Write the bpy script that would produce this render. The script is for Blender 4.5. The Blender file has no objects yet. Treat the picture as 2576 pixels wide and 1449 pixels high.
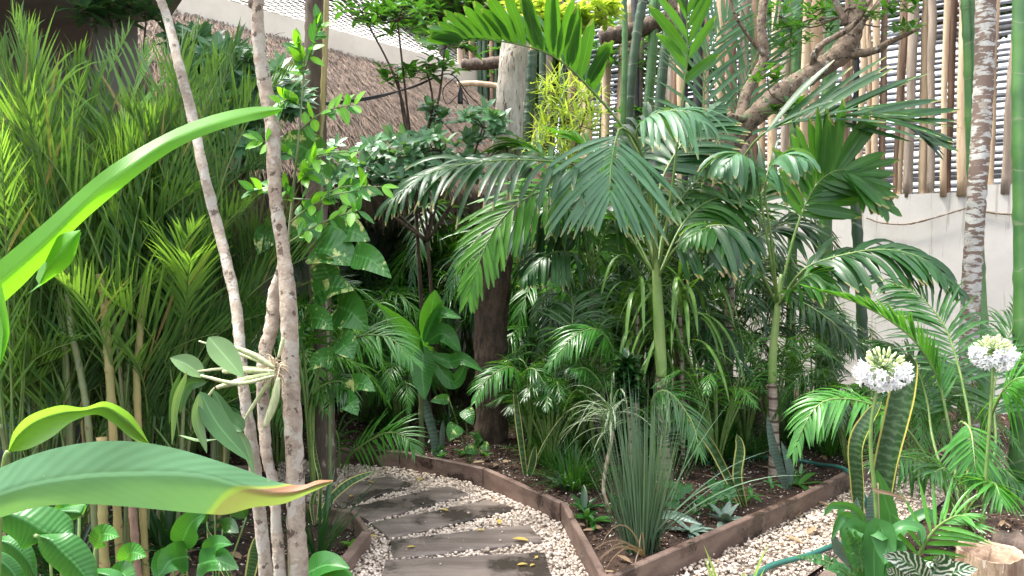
import bpy, math, random
import numpy as np
from mathutils import Vector, Matrix
random.seed(7); rng = np.random.default_rng(7)
scene = bpy.context.scene
COL = scene.collection
R = math.radians

# ------------------------------------------------------------------ camera
CAM = np.array((0.0, 0.0, 1.6)); PITCH = R(3.52); HF = R(65); F = 1288/math.tan(HF/2)
FW = np.array((0, math.cos(PITCH), -math.sin(PITCH))); UP = np.array((0, math.sin(PITCH), math.cos(PITCH))); RT = np.array((1.0, 0, 0))
cd = bpy.data.cameras.new("camera"); cam = bpy.data.objects.new("camera", cd); COL.objects.link(cam)
cam.location = CAM; cam.rotation_euler = (R(90)-PITCH, 0, 0)
cd.sensor_width = 36; cd.angle = HF; cd.clip_end = 500; cd.clip_start = .02
scene.camera = cam
def D(x, y, d):
    return CAM + d*(FW + RT*(x-1288)/F - UP*(y-724.5)/F)
def G(x, y, z=0.0):
    v = FW + RT*(x-1288)/F - UP*(y-724.5)/F
    return CAM + v*((z-CAM[2])/v[2])
def nz(v):
    v = np.asarray(v, float); return v/(np.linalg.norm(v, axis=-1, keepdims=True)+1e-9)

# ------------------------------------------------------------------ things
def setp(o, label=None, cat=None, group=None, kind=None):
    if label: o['label'] = label
    if cat: o['category'] = cat
    if group: o['group'] = group
    if kind: o['kind'] = kind
    return o
def thing(name, label, cat, loc=(0,0,0), group=None):
    o = bpy.data.objects.new(name, None); COL.objects.link(o); o.location = [float(v) for v in loc]
    o.empty_display_size = .1
    return setp(o, label, cat, group)
def copy_tree(o, loc, rz, sc, label, parent=None):
    c = o.copy(); COL.objects.link(c); c.location = loc; c.rotation_euler = (0,0,rz); c.scale = (sc,sc,sc)
    c['label'] = label
    for ch in o.children:
        k = ch.copy(); COL.objects.link(k); k.parent = c
        for g in ch.children:
            q = g.copy(); COL.objects.link(q); q.parent = k
    return c

class MB:
    """collects quad grids"""
    def __init__(s): s.v=[]; s.f=[]; s.uv=[]; s.m=[]; s.n=0
    def grids(s, P, mat=0, wrap=False, v0=0., v1=1.):
        # P: (N, a, b, 3) grid; a along, b across
        P = np.asarray(P, float)
        if P.ndim == 3: P = P[None]
        N,a,b,_ = P.shape
        base = s.n + np.arange(N)[:,None,None]*a*b
        i = np.arange(a-1)[None,:,None]; j = np.arange(b-1 if not wrap else b)[None,None,:]
        j2 = (j+1) % b
        q = np.stack([base+i*b+j, base+i*b+j2, base+(i+1)*b+j2, base+(i+1)*b+j], -1).reshape(-1,4)
        nb = b-1 if not wrap else b
        u0 = np.broadcast_to(j/nb, (N,a-1,nb)); u1 = np.broadcast_to((j+1)/nb, (N,a-1,nb))
        w0 = np.broadcast_to(v0+(v1-v0)*i/(a-1), (N,a-1,nb)); w1 = np.broadcast_to(v0+(v1-v0)*(i+1)/(a-1), (N,a-1,nb))
        uv = np.stack([np.stack([u0,w0],-1), np.stack([u1,w0],-1), np.stack([u1,w1],-1), np.stack([u0,w1],-1)], -2).reshape(-1,4,2)
        s.v.append(P.reshape(-1,3)); s.f.append(q); s.uv.append(uv); s.m.append(np.full(len(q), mat, np.int32)); s.n += N*a*b
    def raw(s, V, Q, mat=0):
        V=np.asarray(V,float); Q=np.asarray(Q)+s.n
        s.v.append(V); s.f.append(Q); s.uv.append(np.zeros((len(Q),4,2))); s.m.append(np.full(len(Q), mat, np.int32)); s.n+=len(V)
    def build(s, name, mats, parent=None, smooth=True, label=None):
        V = np.concatenate(s.v); Q = np.concatenate(s.f); U = np.concatenate(s.uv); M = np.concatenate(s.m)
        if parent is not None:
            V = V - np.array(parent.matrix_basis.translation)
            if parent.parent is not None: V = V - np.array(parent.parent.matrix_basis.translation)
        me = bpy.data.meshes.new(name)
        me.vertices.add(len(V)); me.vertices.foreach_set('co', V.astype(np.float32).ravel())
        me.loops.add(Q.size); me.loops.foreach_set('vertex_index', Q.astype(np.int32).ravel())
        me.polygons.add(len(Q)); me.polygons.foreach_set('loop_start', np.arange(0,Q.size,4,dtype=np.int32))
        me.polygons.foreach_set('loop_total', np.full(len(Q),4,np.int32))
        me.polygons.foreach_set('material_index', M)
        me.polygons.foreach_set('use_smooth', np.full(len(Q), smooth))
        ul = me.uv_layers.new(name='UVMap'); ul.data.foreach_set('uv', U.astype(np.float32).ravel())
        me.update(calc_edges=True)
        for m in (mats if isinstance(mats,(list,tuple)) else [mats]): me.materials.append(m)
        o = bpy.data.objects.new(name, me); COL.objects.link(o)
        if parent is not None: o.parent = parent
        if label: o['label'] = label
        return o
def spline(pts, n):
    P = np.asarray(pts, float)
    if len(P) == 2: return P[0]+(P[1]-P[0])*np.linspace(0,1,n)[:,None]
    P = np.vstack([2*P[0]-P[1], P, 2*P[-1]-P[-2]])
    seg = len(P)-3; out=[]
    for t in np.linspace(0, seg-1e-6, n):
        i=int(t); u=t-i; a,b,c,d = P[i:i+4]
        out.append(.5*((2*b)+(-a+c)*u+(2*a-5*b+4*c-d)*u*u+(-a+3*b-3*c+d)*u**3))
    return np.array(out)
def tang(S):
    T = np.gradient(S, axis=0); return nz(T)
def tube(mb, pts, rad, sides=8, n=None, mat=0, rough=0., smoothp=True, cap=True):
    pts = np.asarray(pts, float); n = n or max(3, len(pts)*4)
    S = spline(pts, n) if smoothp else pts; n=len(S)
    rad = np.atleast_1d(np.asarray(rad,float)); r = np.interp(np.linspace(0,1,n), np.linspace(0,1,len(rad)), rad) if len(rad)>1 else np.full(n, rad[0])
    T = tang(S); ref = np.array((0.,1,0)) if abs(T[0][1])<.9 else np.array((1.,0,0))
    A = nz(np.cross(T, ref)); B = np.cross(T, A)
    th = np.linspace(0, 2*np.pi, sides, endpoint=False)
    rr = r[:,None]*(1+rough*rng.normal(size=(n,sides))*.9 + rough*.4*rng.normal(size=(n,1)))
    P = S[:,None]+ rr[...,None]*(np.cos(th)[None,:,None]*A[:,None]+np.sin(th)[None,:,None]*B[:,None])
    if cap:
        P = np.concatenate([np.repeat(S[:1,None],sides,1)+(P[:1]-S[0])*.02, P, np.repeat(S[-1:,None],sides,1)+(P[-1:]-S[-1])*.02],0)
    mb.grids(P, mat, wrap=True)
PROF = dict(
 palm=lambda t: np.interp(t,[0,.08,.3,.75,.9,1],[.25,.6,1,.85,.6,.22]),
 fine=lambda t: np.interp(t,[0,.1,.3,.6,1],[.3,.8,1,.75,.03]),
 ell=lambda t: np.maximum(.03, np.sin(np.pi*np.clip(t,0,1)**.85)**.8),
 heart=lambda t: np.interp(t,[0,.06,.2,.4,.65,.85,1],[.35,.8,1,.97,.7,.35,.03]),
 strap=lambda t: np.interp(t,[0,.2,.6,.85,1],[.6,.85,1,.65,.03]),
 grass=lambda t: np.interp(t,[0,.3,.7,1],[.8,1,.6,.03]),
 straw=lambda t: np.interp(t,[0,1],[1,.4]))
def leaves(mb, base, d, nrm, L, W, droop=.3, fold=.25, prof='fine', nseg=5, mat=0, curl=0., wav=0.):
    base=np.atleast_2d(np.asarray(base,float)); N=len(base)
    d=nz(np.broadcast_to(d,(N,3))).copy(); nrm=np.broadcast_to(nrm,(N,3))
    L=np.broadcast_to(L,(N,)); W=np.broadcast_to(W,(N,)); droop=np.broadcast_to(droop,(N,))
    w = PROF[prof](np.linspace(0,1,nseg+1))
    pos=base.copy(); out=[]
    for i in range(nseg+1):
        t=i/nseg
        dd = nz(d + np.array((0,0,-1.))*(droop*t**1.3*1.6)[:,None] + curl*t*nrm)
        if i: pos = pos + dd*(L/nseg)[:,None]
        side = nz(np.cross(dd,nrm)); n2=np.cross(side,dd)
        h=(W*.5*w[i])[:,None]
        a = pos-side*h+n2*h*fold; c = pos+side*h+n2*h*fold
        if wav:
            k=rng.normal(size=(N,1))*wav*W[:,None]; a=a+n2*k; k=rng.normal(size=(N,1))*wav*W[:,None]; c=c+n2*k
        out.append(np.stack([a,pos,c],1))
    mb.grids(np.stack(out,1), mat)
def cv(pts): return np.array([D(*p) if not isinstance(p,np.ndarray) else p for p in pts])
def frond_mb(mb, P, L, W, n=26, t0=.3, ang=55, elev=0, droop=.4, up=None, prof='fine', rr=.007, jit=.1, fold=.3, nseg=5, tip=.55, rmat=1, lmat=0, side=(1,-1), bias=0.):
    S = spline(P, 60); T=tang(S)
    upv = np.array((0,0,1.)) if up is None else nz(up)
    sd = nz(np.cross(T, upv+1e-3)); N = np.cross(sd, T)
    tube(mb, S[::4], [rr*1.5, rr, rr*.35], 5, n=20, mat=rmat)
    t = np.linspace(t0, .985, n); 
    for s in side:
        tt = np.clip(t + rng.normal(size=n)*.006 + (.5/n*(1-t0) if s<0 else 0), 0, 1)
        k = tt*59; i0=np.clip(k.astype(int),0,58); fr=(k-i0)[:,None]
        B = S[i0]*(1-fr)+S[i0+1]*fr; Tt=T[i0]; Sd=sd[i0]; Nn=N[i0]
        q=(tt-t0)/(1-t0)
        a = R(ang)*(1-.55*q)+rng.normal(size=n)*jit; e = R(elev)+rng.normal(size=n)*jit*1.2
        d = np.cos(a)[:,None]*Tt + np.sin(a)[:,None]*(s*Sd*np.cos(e)[:,None]+Nn*np.sin(e)[:,None])
        nr = nz(Nn*np.cos(e)[:,None]-s*Sd*np.sin(e)[:,None])
        if bias: d = nz(d+np.array((0,0,bias)))
        LL = L*(.5+.5*np.sin(np.pi*np.clip(q*.95+.18,0,1)))*(1-(1-tip)*q**3)*(1+rng.normal(size=n)*.07)
        leaves(mb, B, d, nr, LL, W*(1-.35*q)*(1+rng.normal(size=n)*.1), droop*(1+rng.normal(size=n)*.25), fold, prof, nseg, lmat)
def frond(parent, pts, L, W, mat, name='frond', label=None, **k):
    mb=MB(); frond_mb(mb, cv(pts), L, W, **k); return mb.build(name, [mat, MT['rachis']], parent, label=label)
def bladesp(mb, P, w, prof='ell', roll=0, fold=.25, n=14, nc=5, mat=0, wav=0., curlx=0.):
    """one leaf on a 3-D spine, face turned to the viewer then rolled about the spine"""
    S=spline(P,n); T=tang(S); toc=nz(CAM-S); sd=nz(np.cross(T,toc)); nn=np.cross(sd,T)
    nn = np.where((nn*toc).sum(1,keepdims=True)<0,-nn,nn)
    r=R(roll); s2=sd*math.cos(r)+nn*math.sin(r); n2=nn*math.cos(r)-sd*math.sin(r)
    pw=PROF[prof](np.linspace(0,1,n)); u=np.linspace(-1,1,nc)
    h=w*.5*pw
    wv = wav*w*np.sin(np.linspace(0,9,n)+rng.uniform(0,6))[:,None]*np.abs(u)[None]
    off = (np.abs(u)**1.4)[None]*fold*h[:,None]+wv+curlx*w*(u**2)[None]
    Pg = S[:,None]+ s2[:,None]*(u[None]*h[:,None])[...,None] + n2[:,None]*off[...,None]
    mb.grids(Pg, mat)
def blade3(mb, A, M, B, n=28, mat=0, lift=0.):
    """leaf lofted between two outlines and a midrib"""
    a,m,b=spline(A,n),spline(M,n),spline(B,n); rows=[]
    for u in np.linspace(0,1,5)[:-1]: rows.append(a*(1-u)+m*u + UP*lift*math.sin(math.pi*u))
    for u in np.linspace(0,1,5): rows.append(m*(1-u)+b*u+ UP*lift*math.sin(math.pi*u))
    mb.grids(np.stack(rows,1), mat)
def box(mb, c, sx, sy, sz, rz=0, mat=0, bev=0.):
    V=np.array([(x,y,z) for z in (-.5,.5) for y in (-.5,.5) for x in (-.5,.5)])*(sx,sy,sz)
    ca,sa=math.cos(rz),math.sin(rz); V=np.c_[V[:,0]*ca-V[:,1]*sa, V[:,0]*sa+V[:,1]*ca, V[:,2]]+np.array(c)
    mb.raw(V,[(0,2,3,1),(4,5,7,6),(0,1,5,4),(2,6,7,3),(0,4,6,2),(1,3,7,5)],mat)
def slab(mb, quad, z0, z1, mat=0):
    q=np.array([p[:2] for p in quad]); V=np.vstack([np.c_[q,np.full(4,z0)],np.c_[q,np.full(4,z1)]])
    mb.raw(V,[(3,2,1,0),(4,5,6,7),(0,1,5,4),(1,2,6,5),(2,3,7,6),(3,0,4,7)],mat)

# ------------------------------------------------------------------ materials
MT={}
def nodes(name):
    m=bpy.data.materials.new(name); m.use_nodes=True; nt=m.node_tree; nt.nodes.clear(); MT[name]=m
    return m,nt,nt.nodes,nt.links
def mixc(nt,fac,a,b,mode='MIX'):
    n=nt.nodes.new('ShaderNodeMix'); n.data_type='RGBA'; n.blend_type=mode
    for s,v in ((n.inputs[0],fac),(n.inputs[6],a),(n.inputs[7],b)):
        if hasattr(v,'links'): nt.links.new(v,s)
        elif isinstance(v,(int,float)): s.default_value=v
        else: s.default_value=(*v,1) if len(v)==3 else v
    return n.outputs[2]
def mth(nt,op,a,b=0.,c=None):
    n=nt.nodes.new('ShaderNodeMath'); n.operation=op
    for i,v in enumerate((a,b,c)):
        if v is None: continue
        if hasattr(v,'links'): nt.links.new(v,n.inputs[i])
        else: n.inputs[i].default_value=v
    return n.outputs[0]
def ramp(nt,fac,lo,hi):
    n=nt.nodes.new('ShaderNodeMapRange'); n.interpolation_type='SMOOTHSTEP'; n.inputs[1].default_value=lo; n.inputs[2].default_value=hi
    nt.links.new(fac,n.inputs[0]); return n.outputs[0]
def noise(nt,scale,detail=3,vec=None,rough=.55):
    n=nt.nodes.new('ShaderNodeTexNoise'); n.inputs['Scale'].default_value=scale; n.inputs['Detail'].default_value=detail; n.inputs['Roughness'].default_value=rough
    if vec is not None: nt.links.new(vec,n.inputs['Vector'])
    return n.outputs['Fac']
def coord(nt,which='Object',scale=None):
    c=nt.nodes.new('ShaderNodeTexCoord').outputs[which]
    if scale:
        m=nt.nodes.new('ShaderNodeMapping'); m.inputs['Scale'].default_value=scale; nt.links.new(c,m.inputs['Vector']); c=m.outputs[0]
    return c
def leafmat(name, c1, c2, rough=.38, trans=.3, tcol=None, edge=None, stripes=None, patch=None, band=None, tip=None, rib=.35, spec=.4, dead=.0, veins=0, vs=.3):
    if name not in ('petal','bud','fallen_leaf','dry_leaf','bamboo_dry','snake_grey','orchid_leaf','lime_leaf','clump_leaf','arched_leaf','big_green','umbrella_leaf','palm_blue','bamboo_top','bamboo_leaf','bamboo_mid'): c1=(c1[0]*.72,c1[1],c1[2]*.6); c2=(c2[0]*.75,c2[1],c2[2]*.6)
    m,nt,N,Lk=nodes(name)
    geo=N.new('ShaderNodeNewGeometry'); ri=geo.outputs['Random Per Island']
    uvs=N.new('ShaderNodeSeparateXYZ'); Lk.new(coord(nt,'UV'),uvs.inputs[0]); u,v=uvs.outputs[0],uvs.outputs[1]
    oc=coord(nt); 
    col=mixc(nt,ri,c1,c2)
    ns=noise(nt,9,3,oc); col=mixc(nt,mth(nt,'MULTIPLY',ramp(nt,ns,.35,.75),.5),col,[x*.6 for x in c1])
    au=mth(nt,'ABSOLUTE',mth(nt,'SUBTRACT',u,.5))
    if patch: col=mixc(nt,ramp(nt,noise(nt,patch[1],4,coord(nt,'Object',(1,1,.6)),.7),patch[2],patch[2]+.05),col,patch[0])
    if stripes: # (col, count, width)
        f=mth(nt,'FRACT',mth(nt,'MULTIPLY',u,stripes[1])); f=ramp(nt,mth(nt,'ABSOLUTE',mth(nt,'SUBTRACT',f,.5)),.5-stripes[2]-.05,.5-stripes[2]+.05)
        col=mixc(nt,f,col,stripes[0])
    if band: # cross bands (col, count)
        w=mth(nt,'ADD',mth(nt,'MULTIPLY',v,band[1]),mth(nt,'MULTIPLY',noise(nt,30,2,oc),1.6)); w=mth(nt,'ADD',w,mth(nt,'MULTIPLY',au,band[2] if len(band)>2 else 0))
        f=ramp(nt,mth(nt,'ABSOLUTE',mth(nt,'SUBTRACT',mth(nt,'FRACT',w),.5)),.22,.4); col=mixc(nt,mth(nt,'MULTIPLY',f,.75),col,band[0])
    if rib: col=mixc(nt,mth(nt,'MULTIPLY',mth(nt,'SUBTRACT',1.,ramp(nt,au,.015,.05)),rib),col,[min(1,x*1.9+.05) for x in c2])
    if edge: col=mixc(nt,ramp(nt,au,edge[1]-.03,edge[1]+.02),col,edge[0])
    if tip: # brown tip: (col, start)
        w=mth(nt,'ADD',mth(nt,'ADD',v,mth(nt,'MULTIPLY',u,.17)),mth(nt,'MULTIPLY',noise(nt,tip[2] if len(tip)>2 else 6,3,oc),.16)); col=mixc(nt,ramp(nt,w,tip[1]-.02,tip[1]+.0),col,(.30,.36,.07)); col=mixc(nt,ramp(nt,w,tip[1]+.005,tip[1]+.02),col,tip[0])
    if dead: col=mixc(nt,mth(nt,'GREATER_THAN',ri,1-dead),col,(.30,.20,.09))
    p=N.new('ShaderNodeBsdfPrincipled'); Lk.new(col,p.inputs['Base Color']); p.inputs['Specular IOR Level'].default_value=spec
    Lk.new(mth(nt,'ADD',mth(nt,'MULTIPLY',noise(nt,14,2,oc),.25),rough-.12),p.inputs['Roughness'])
    if veins:
        wv=mth(nt,'SINE',mth(nt,'MULTIPLY',mth(nt,'SUBTRACT',v,mth(nt,'MULTIPLY',au,.22)),veins*6.283)); h=mth(nt,'ADD',mth(nt,'MULTIPLY',wv,.5),mth(nt,'MULTIPLY',noise(nt,40,2,oc),.5))
        b=N.new('ShaderNodeBump'); b.inputs['Strength'].default_value=vs; b.inputs['Distance'].default_value=.004; Lk.new(h,b.inputs['Height']); Lk.new(b.outputs[0],p.inputs['Normal'])
    t=N.new('ShaderNodeBsdfTranslucent')
    tc=mixc(nt,.75,col,tcol or (c2[0]*1.9+.04,c2[1]*1.8+.06,c2[2]*.5),'MIX'); Lk.new(tc,t.inputs['Color'])
    mx=N.new('ShaderNodeMixShader'); mx.inputs[0].default_value=trans; Lk.new(p.outputs[0],mx.inputs[1]); Lk.new(t.outputs[0],mx.inputs[2])
    o=N.new('ShaderNodeOutputMaterial'); Lk.new(mx.outputs[0],o.inputs[0]); return m
def solid(name, c1, c2, scale=8, rough=.8, bump=.3, bscale=None, stretch=None, spots=None, lo=.35, hi=.65, dist=.01, spec=.4, rr=None, wet=None, perisland=0, rings=None):
    m,nt,N,Lk=nodes(name); oc=coord(nt,'Object',stretch)
    col=mixc(nt,ramp(nt,noise(nt,scale,5,oc,.65),lo,hi),c1,c2)
    if perisland:
        geo=N.new('ShaderNodeNewGeometry'); hs=N.new('ShaderNodeHueSaturation'); Lk.new(col,hs.inputs['Color'])
        Lk.new(mth(nt,'ADD',mth(nt,'MULTIPLY',geo.outputs['Random Per Island'],perisland*2),1-perisland),hs.inputs['Value']); col=hs.outputs[0]
    rg=rough
    if rings: # (colour, rings per metre, width)
        sp=N.new('ShaderNodeSeparateXYZ'); Lk.new(coord(nt),sp.inputs[0]); w_=mth(nt,'ADD',mth(nt,'MULTIPLY',sp.outputs[2],rings[1]),mth(nt,'MULTIPLY',noise(nt,5,2,coord(nt)),.5))
        col=mixc(nt,ramp(nt,mth(nt,'ABSOLUTE',mth(nt,'SUBTRACT',mth(nt,'FRACT',w_),.5)),.5-rings[2],.5-rings[2]*.5),col,rings[0])
    if spots:
        for (sc,ss,sl,*st) in spots:
            v=coord(nt,'Object',st[0]) if st else coord(nt)
            col=mixc(nt,ramp(nt,noise(nt,ss,4,v,.6),sl,sl+.05),col,sc)
    p=N.new('ShaderNodeBsdfPrincipled'); Lk.new(col,p.inputs['Base Color']); p.inputs['Roughness'].default_value=rough; p.inputs['Specular IOR Level'].default_value=spec
    if wet:
        f=ramp(nt,noise(nt,wet[0],5,coord(nt),.65),wet[1]-.03,wet[1]+.09); Lk.new(mixc(nt,f,col,[x*.35 for x in c1]),p.inputs['Base Color'])
        Lk.new(mth(nt,'SUBTRACT',rough,mth(nt,'MULTIPLY',f,rough-.18)),p.inputs['Roughness'])
    if bump:
        b=N.new('ShaderNodeBump'); b.inputs['Strength'].default_value=bump; b.inputs['Distance'].default_value=dist
        Lk.new(noise(nt,bscale or scale*3,6,oc,.7),b.inputs['Height']); Lk.new(b.outputs[0],p.inputs['Normal'])
    o=N.new('ShaderNodeOutputMaterial'); Lk.new(p.outputs[0],o.inputs[0]); return m

leafmat('palm_leaf',(.035,.10,.030),(.065,.17,.035),tip=((.26,.18,.09),1.13,3),rough=.38,trans=.3)
leafmat('palm_dark',(.018,.055,.028),(.038,.095,.04),tip=((.26,.18,.09),1.13,3),rough=.34,trans=.2,spec=.4)
leafmat('palm_blue',(.05,.135,.065),(.08,.19,.09),tip=((.26,.18,.09),1.13,3),rough=.38,trans=.22)  # bluer copy of palm_leaf, sky reflection put into the colour
leafmat('palm_lit',(.07,.19,.03),(.13,.28,.045),rough=.4,trans=.4)  # brighter copy of palm_leaf, the glow of lit fronds put into the colour
leafmat('areca_leaf',(.022,.075,.02),(.05,.14,.03),rough=.28,trans=.28,spec=.6)
leafmat('areca_bright',(.05,.16,.04),(.10,.25,.06),rough=.3,trans=.36,spec=.55)
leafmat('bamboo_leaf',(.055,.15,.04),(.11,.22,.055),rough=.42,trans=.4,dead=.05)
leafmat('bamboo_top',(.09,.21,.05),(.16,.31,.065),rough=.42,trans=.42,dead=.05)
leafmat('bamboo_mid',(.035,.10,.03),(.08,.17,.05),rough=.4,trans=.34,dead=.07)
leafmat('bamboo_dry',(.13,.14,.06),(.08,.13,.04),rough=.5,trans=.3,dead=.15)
leafmat('lime_leaf',(.20,.30,.07),(.30,.40,.10),rough=.42,trans=.45)
leafmat('broad_leaf',(.03,.10,.03),(.06,.17,.045),rough=.3,trans=.25)
leafmat('umbrella_leaf',(.07,.18,.085),(.12,.26,.12),rough=.34,trans=.2,spec=.6)
leafmat('young_leaf',(.12,.27,.03),(.2,.38,.05),rough=.36,trans=.4)
leafmat('pothos_leaf',(.035,.12,.035),(.07,.18,.05),rough=.3,trans=.14,patch=((.42,.48,.17),13,.57),veins=9,vs=.5)
leafmat('big_lime',(.10,.25,.03),(.12,.28,.035),patch=((.30,.22,.06),45,.70),rough=.46,trans=.5,veins=34,rib=.2,vs=.04)
leafmat('big_green',(.09,.23,.11),(.11,.25,.12),rough=.33,trans=.3,rib=.55,tip=((.27,.13,.075),.872,7),veins=22,patch=((.36,.36,.17),60,.665),vs=.05)
leafmat('arched_leaf',(.11,.24,.05),(.12,.26,.06),rough=.33,trans=.45,rib=.3,veins=20,vs=.12)
leafmat('calathea_leaf',(.035,.13,.04),(.05,.16,.045),rough=.35,trans=.3,rib=.5,veins=16,vs=.15)
leafmat('taro_leaf',(.04,.15,.04),(.07,.2,.05),rough=.3,trans=.32,rib=.5,veins=14)
leafmat('orchid_leaf',(.10,.19,.07),(.14,.24,.09),rough=.42,trans=.15,rib=.3)
leafmat('orchid_dark',(.045,.10,.045),(.06,.12,.05),rough=.38,trans=.12,rib=.4)
leafmat('snake_leaf',(.035,.075,.035),(.05,.10,.045),rough=.4,trans=.08,edge=((.5,.48,.16),.38),band=((.09,.16,.08),16),rib=0)
leafmat('snake_dark',(.018,.04,.02),(.025,.05,.022),rough=.36,trans=.05,edge=((.33,.31,.07),.44),band=((.05,.09,.04),26),rib=0)
leafmat('snake_grey',(.10,.16,.13),(.14,.2,.16),rough=.45,trans=.05,band=((.05,.09,.07),22),rib=0)
leafmat('variegated_leaf',(.06,.17,.04),(.10,.22,.05),rough=.36,trans=.3,stripes=((.38,.45,.16),3,.10),rib=0)
leafmat('striped_leaf',(.05,.13,.05),(.08,.17,.06),rough=.4,trans=.25,edge=((.62,.64,.45),.30),rib=0)
leafmat('clump_leaf',(.06,.12,.07),(.11,.18,.10),rough=.42,trans=.15)
leafmat('agapanthus_leaf',(.045,.14,.06),(.08,.19,.08),rough=.36,trans=.2)
leafmat('compact_leaf',(.012,.045,.016),(.025,.075,.022),rough=.28,trans=.1)
leafmat('pinstripe_leaf',(.02,.055,.03),(.03,.07,.035),rough=.32,trans=.1,band=((.6,.6,.5),9,-4.),rib=.8)
leafmat('petal',(.80,.80,.80),(.88,.88,.87),rough=.5,trans=.35,tcol=(.8,.8,.85),rib=0)
leafmat('bud',(.5,.6,.3),(.65,.7,.45),rough=.5,trans=.2,rib=0)
leafmat('fallen_leaf',(.50,.40,.08),(.40,.28,.08),rough=.5,trans=.2)
leafmat('dry_leaf',(.33,.24,.15),(.22,.14,.08),rough=.7,trans=.15)
solid('rachis',(.09,.17,.04),(.15,.22,.06),12,.45,.1)
solid('cane',(.30,.23,.09),(.20,.20,.07),5,.45,.15,spots=[((.16,.11,.05),26,.62)],stretch=(1,1,.4))
solid('cane_green',(.10,.14,.055),(.16,.18,.08),5,.45,.15,spots=[((.12,.09,.05),20,.64)])
solid('bamboo_green',(.035,.10,.03),(.06,.15,.035),3,.35,.05,spots=[((.2,.22,.12),9,.68)],rings=((.10,.15,.07),3.3,.02))
solid('bamboo_dark',(.02,.045,.025),(.035,.07,.03),3,.4,.05,rings=((.12,.14,.1),3.3,.03))
solid('bark_pale',(.38,.33,.27),(.26,.21,.16),26,.85,1.,80,spots=[((.40,.37,.32),14,.50),((.13,.10,.075),24,.60),((.13,.15,.08),9,.66)],dist=.008)
solid('bark_brown',(.25,.19,.145),(.36,.30,.23),26,.85,1.,80,spots=[((.38,.34,.28),11,.52),((.10,.07,.05),24,.59),((.3,.29,.2),16,.66)],dist=.008)
solid('bark_post',(.12,.09,.065),(.06,.045,.032),10,.85,.9,40,stretch=(1.5,1.5,.22),spots=[((.30,.26,.20),8,.63,(1,1,.3))])
solid('bark_trunk',(.52,.48,.42),(.36,.31,.26),20,.85,1.,60,stretch=(1.5,1.5,.3),spots=[((.12,.09,.07),26,.57,(1.6,1.6,.22)),((.2,.17,.13),6,.66)],dist=.02)
solid('bark_rough',(.25,.19,.135),(.12,.085,.06),16,.9,1.,45,spots=[((.40,.37,.31),12,.60),((.05,.035,.025),26,.58),((.10,.13,.06),6,.62)],dist=.02)
solid('bark_dark',(.12,.08,.055),(.045,.03,.022),22,.8,1.,50,stretch=(1.3,1.3,.3),spots=[((.28,.24,.17),12,.66,(1,1,.4))],dist=.02)
solid('bark_spotted',(.40,.40,.37),(.28,.27,.25),10,.8,.4,40,spots=[((.13,.09,.07),10,.46,(.8,.8,2.6)),((.25,.22,.18),14,.6)])
solid('shaft',(.16,.27,.07),(.24,.33,.11),4,.4,.1,spots=[((.3,.24,.14),7,.62)])
solid('ringed_trunk',(.36,.30,.24),(.20,.15,.12),9,.8,.4,40,stretch=(1,1,3),rings=((.085,.05,.035),13,.14))
solid('root',(.5,.42,.30),(.33,.25,.16),20,.8,.3)
solid('bulb',(.30,.36,.16),(.46,.47,.28),30,.55,.5,60,stretch=(3,3,.5))
solid('soil',(.030,.017,.012),(.075,.042,.028),5,.95,1.,40,dist=.03,spots=[((.24,.17,.12),60,.66)])
solid('mulch',(.05,.028,.018),(.12,.07,.045),30,.9,.3,perisland=.6)
solid('grit',(.62,.58,.52),(.45,.40,.34),30,.9,.3,perisland=.3)
solid('gravel_base',(.42,.35,.29),(.22,.17,.14),70,.95,1.,90,dist=.02)
solid('pebble',(.58,.49,.41),(.42,.34,.27),8,.85,.3,60,perisland=.22)
solid('sleeper_wood',(.105,.080,.066),(.18,.145,.122),3,.55,.6,26,stretch=(.5,5,1),wet=(2.1,.52),dist=.006)
solid('kerb_wood',(.10,.062,.048),(.17,.115,.09),5,.6,.5,30,stretch=(1,1,3),wet=(3.6,.53),dist=.006,spots=[((.26,.19,.16),9,.66)])
solid('wall_plaster',(.52,.49,.455),(.60,.57,.53),1.4,.8,.15,20,spots=[((.42,.46,.34),2.2,.64),((.43,.40,.35),5,.57,(3,3,.2)),((.34,.31,.27),3,.67,(2.5,2.5,.15))])
solid('concrete',(.24,.24,.23),(.18,.18,.17),2,.85,.2,30)
solid('beam_plaster',(.76,.68,.58),(.66,.58,.49),2,.85,.2,20)
solid('grey_render',(.42,.45,.48),(.32,.35,.38),.6,.8,.1)
solid('dark_glass',(.02,.03,.035),(.04,.05,.055),2,.1,0)
solid('house_wall',(.25,.27,.27),(.18,.19,.19),1,.85,.1)
solid('brown_wall',(.15,.145,.135),(.19,.18,.165),2,.85,.2)
solid('thatch',(.20,.145,.11),(.12,.085,.065),12,.95,1.,40,stretch=(3,3,1),dist=.03)
solid('straw',(.19,.135,.10),(.09,.063,.048),9,.9,0,perisland=.45)
solid('rope_white',(.68,.66,.62),(.55,.53,.5),10,.8,0)
solid('rope_brown',(.14,.10,.07),(.22,.17,.12),30,.9,.5)
solid('cable',(.012,.012,.013),(.02,.02,.02),10,.5,0)
solid('slat',(.40,.43,.48),(.27,.30,.34),4,.5,.1,perisland=.2)
solid('pole_pale',(.56,.42,.28),(.40,.28,.18),6,.7,.5,30,stretch=(2,2,.25),spots=[((.2,.13,.08),9,.66,(2,2,.3))])
solid('pole_brown',(.26,.165,.11),(.13,.08,.055),7,.8,.8,30,stretch=(2,2,.25),spots=[((.42,.31,.22),9,.62,(2,2,.3))])
solid('pole_grey',(.36,.29,.23),(.22,.17,.13),7,.8,.8,30,stretch=(2,2,.25))
solid('pole_black',(.018,.018,.02),(.04,.04,.04),5,.5,.3,30,stretch=(2,2,.3))
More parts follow.
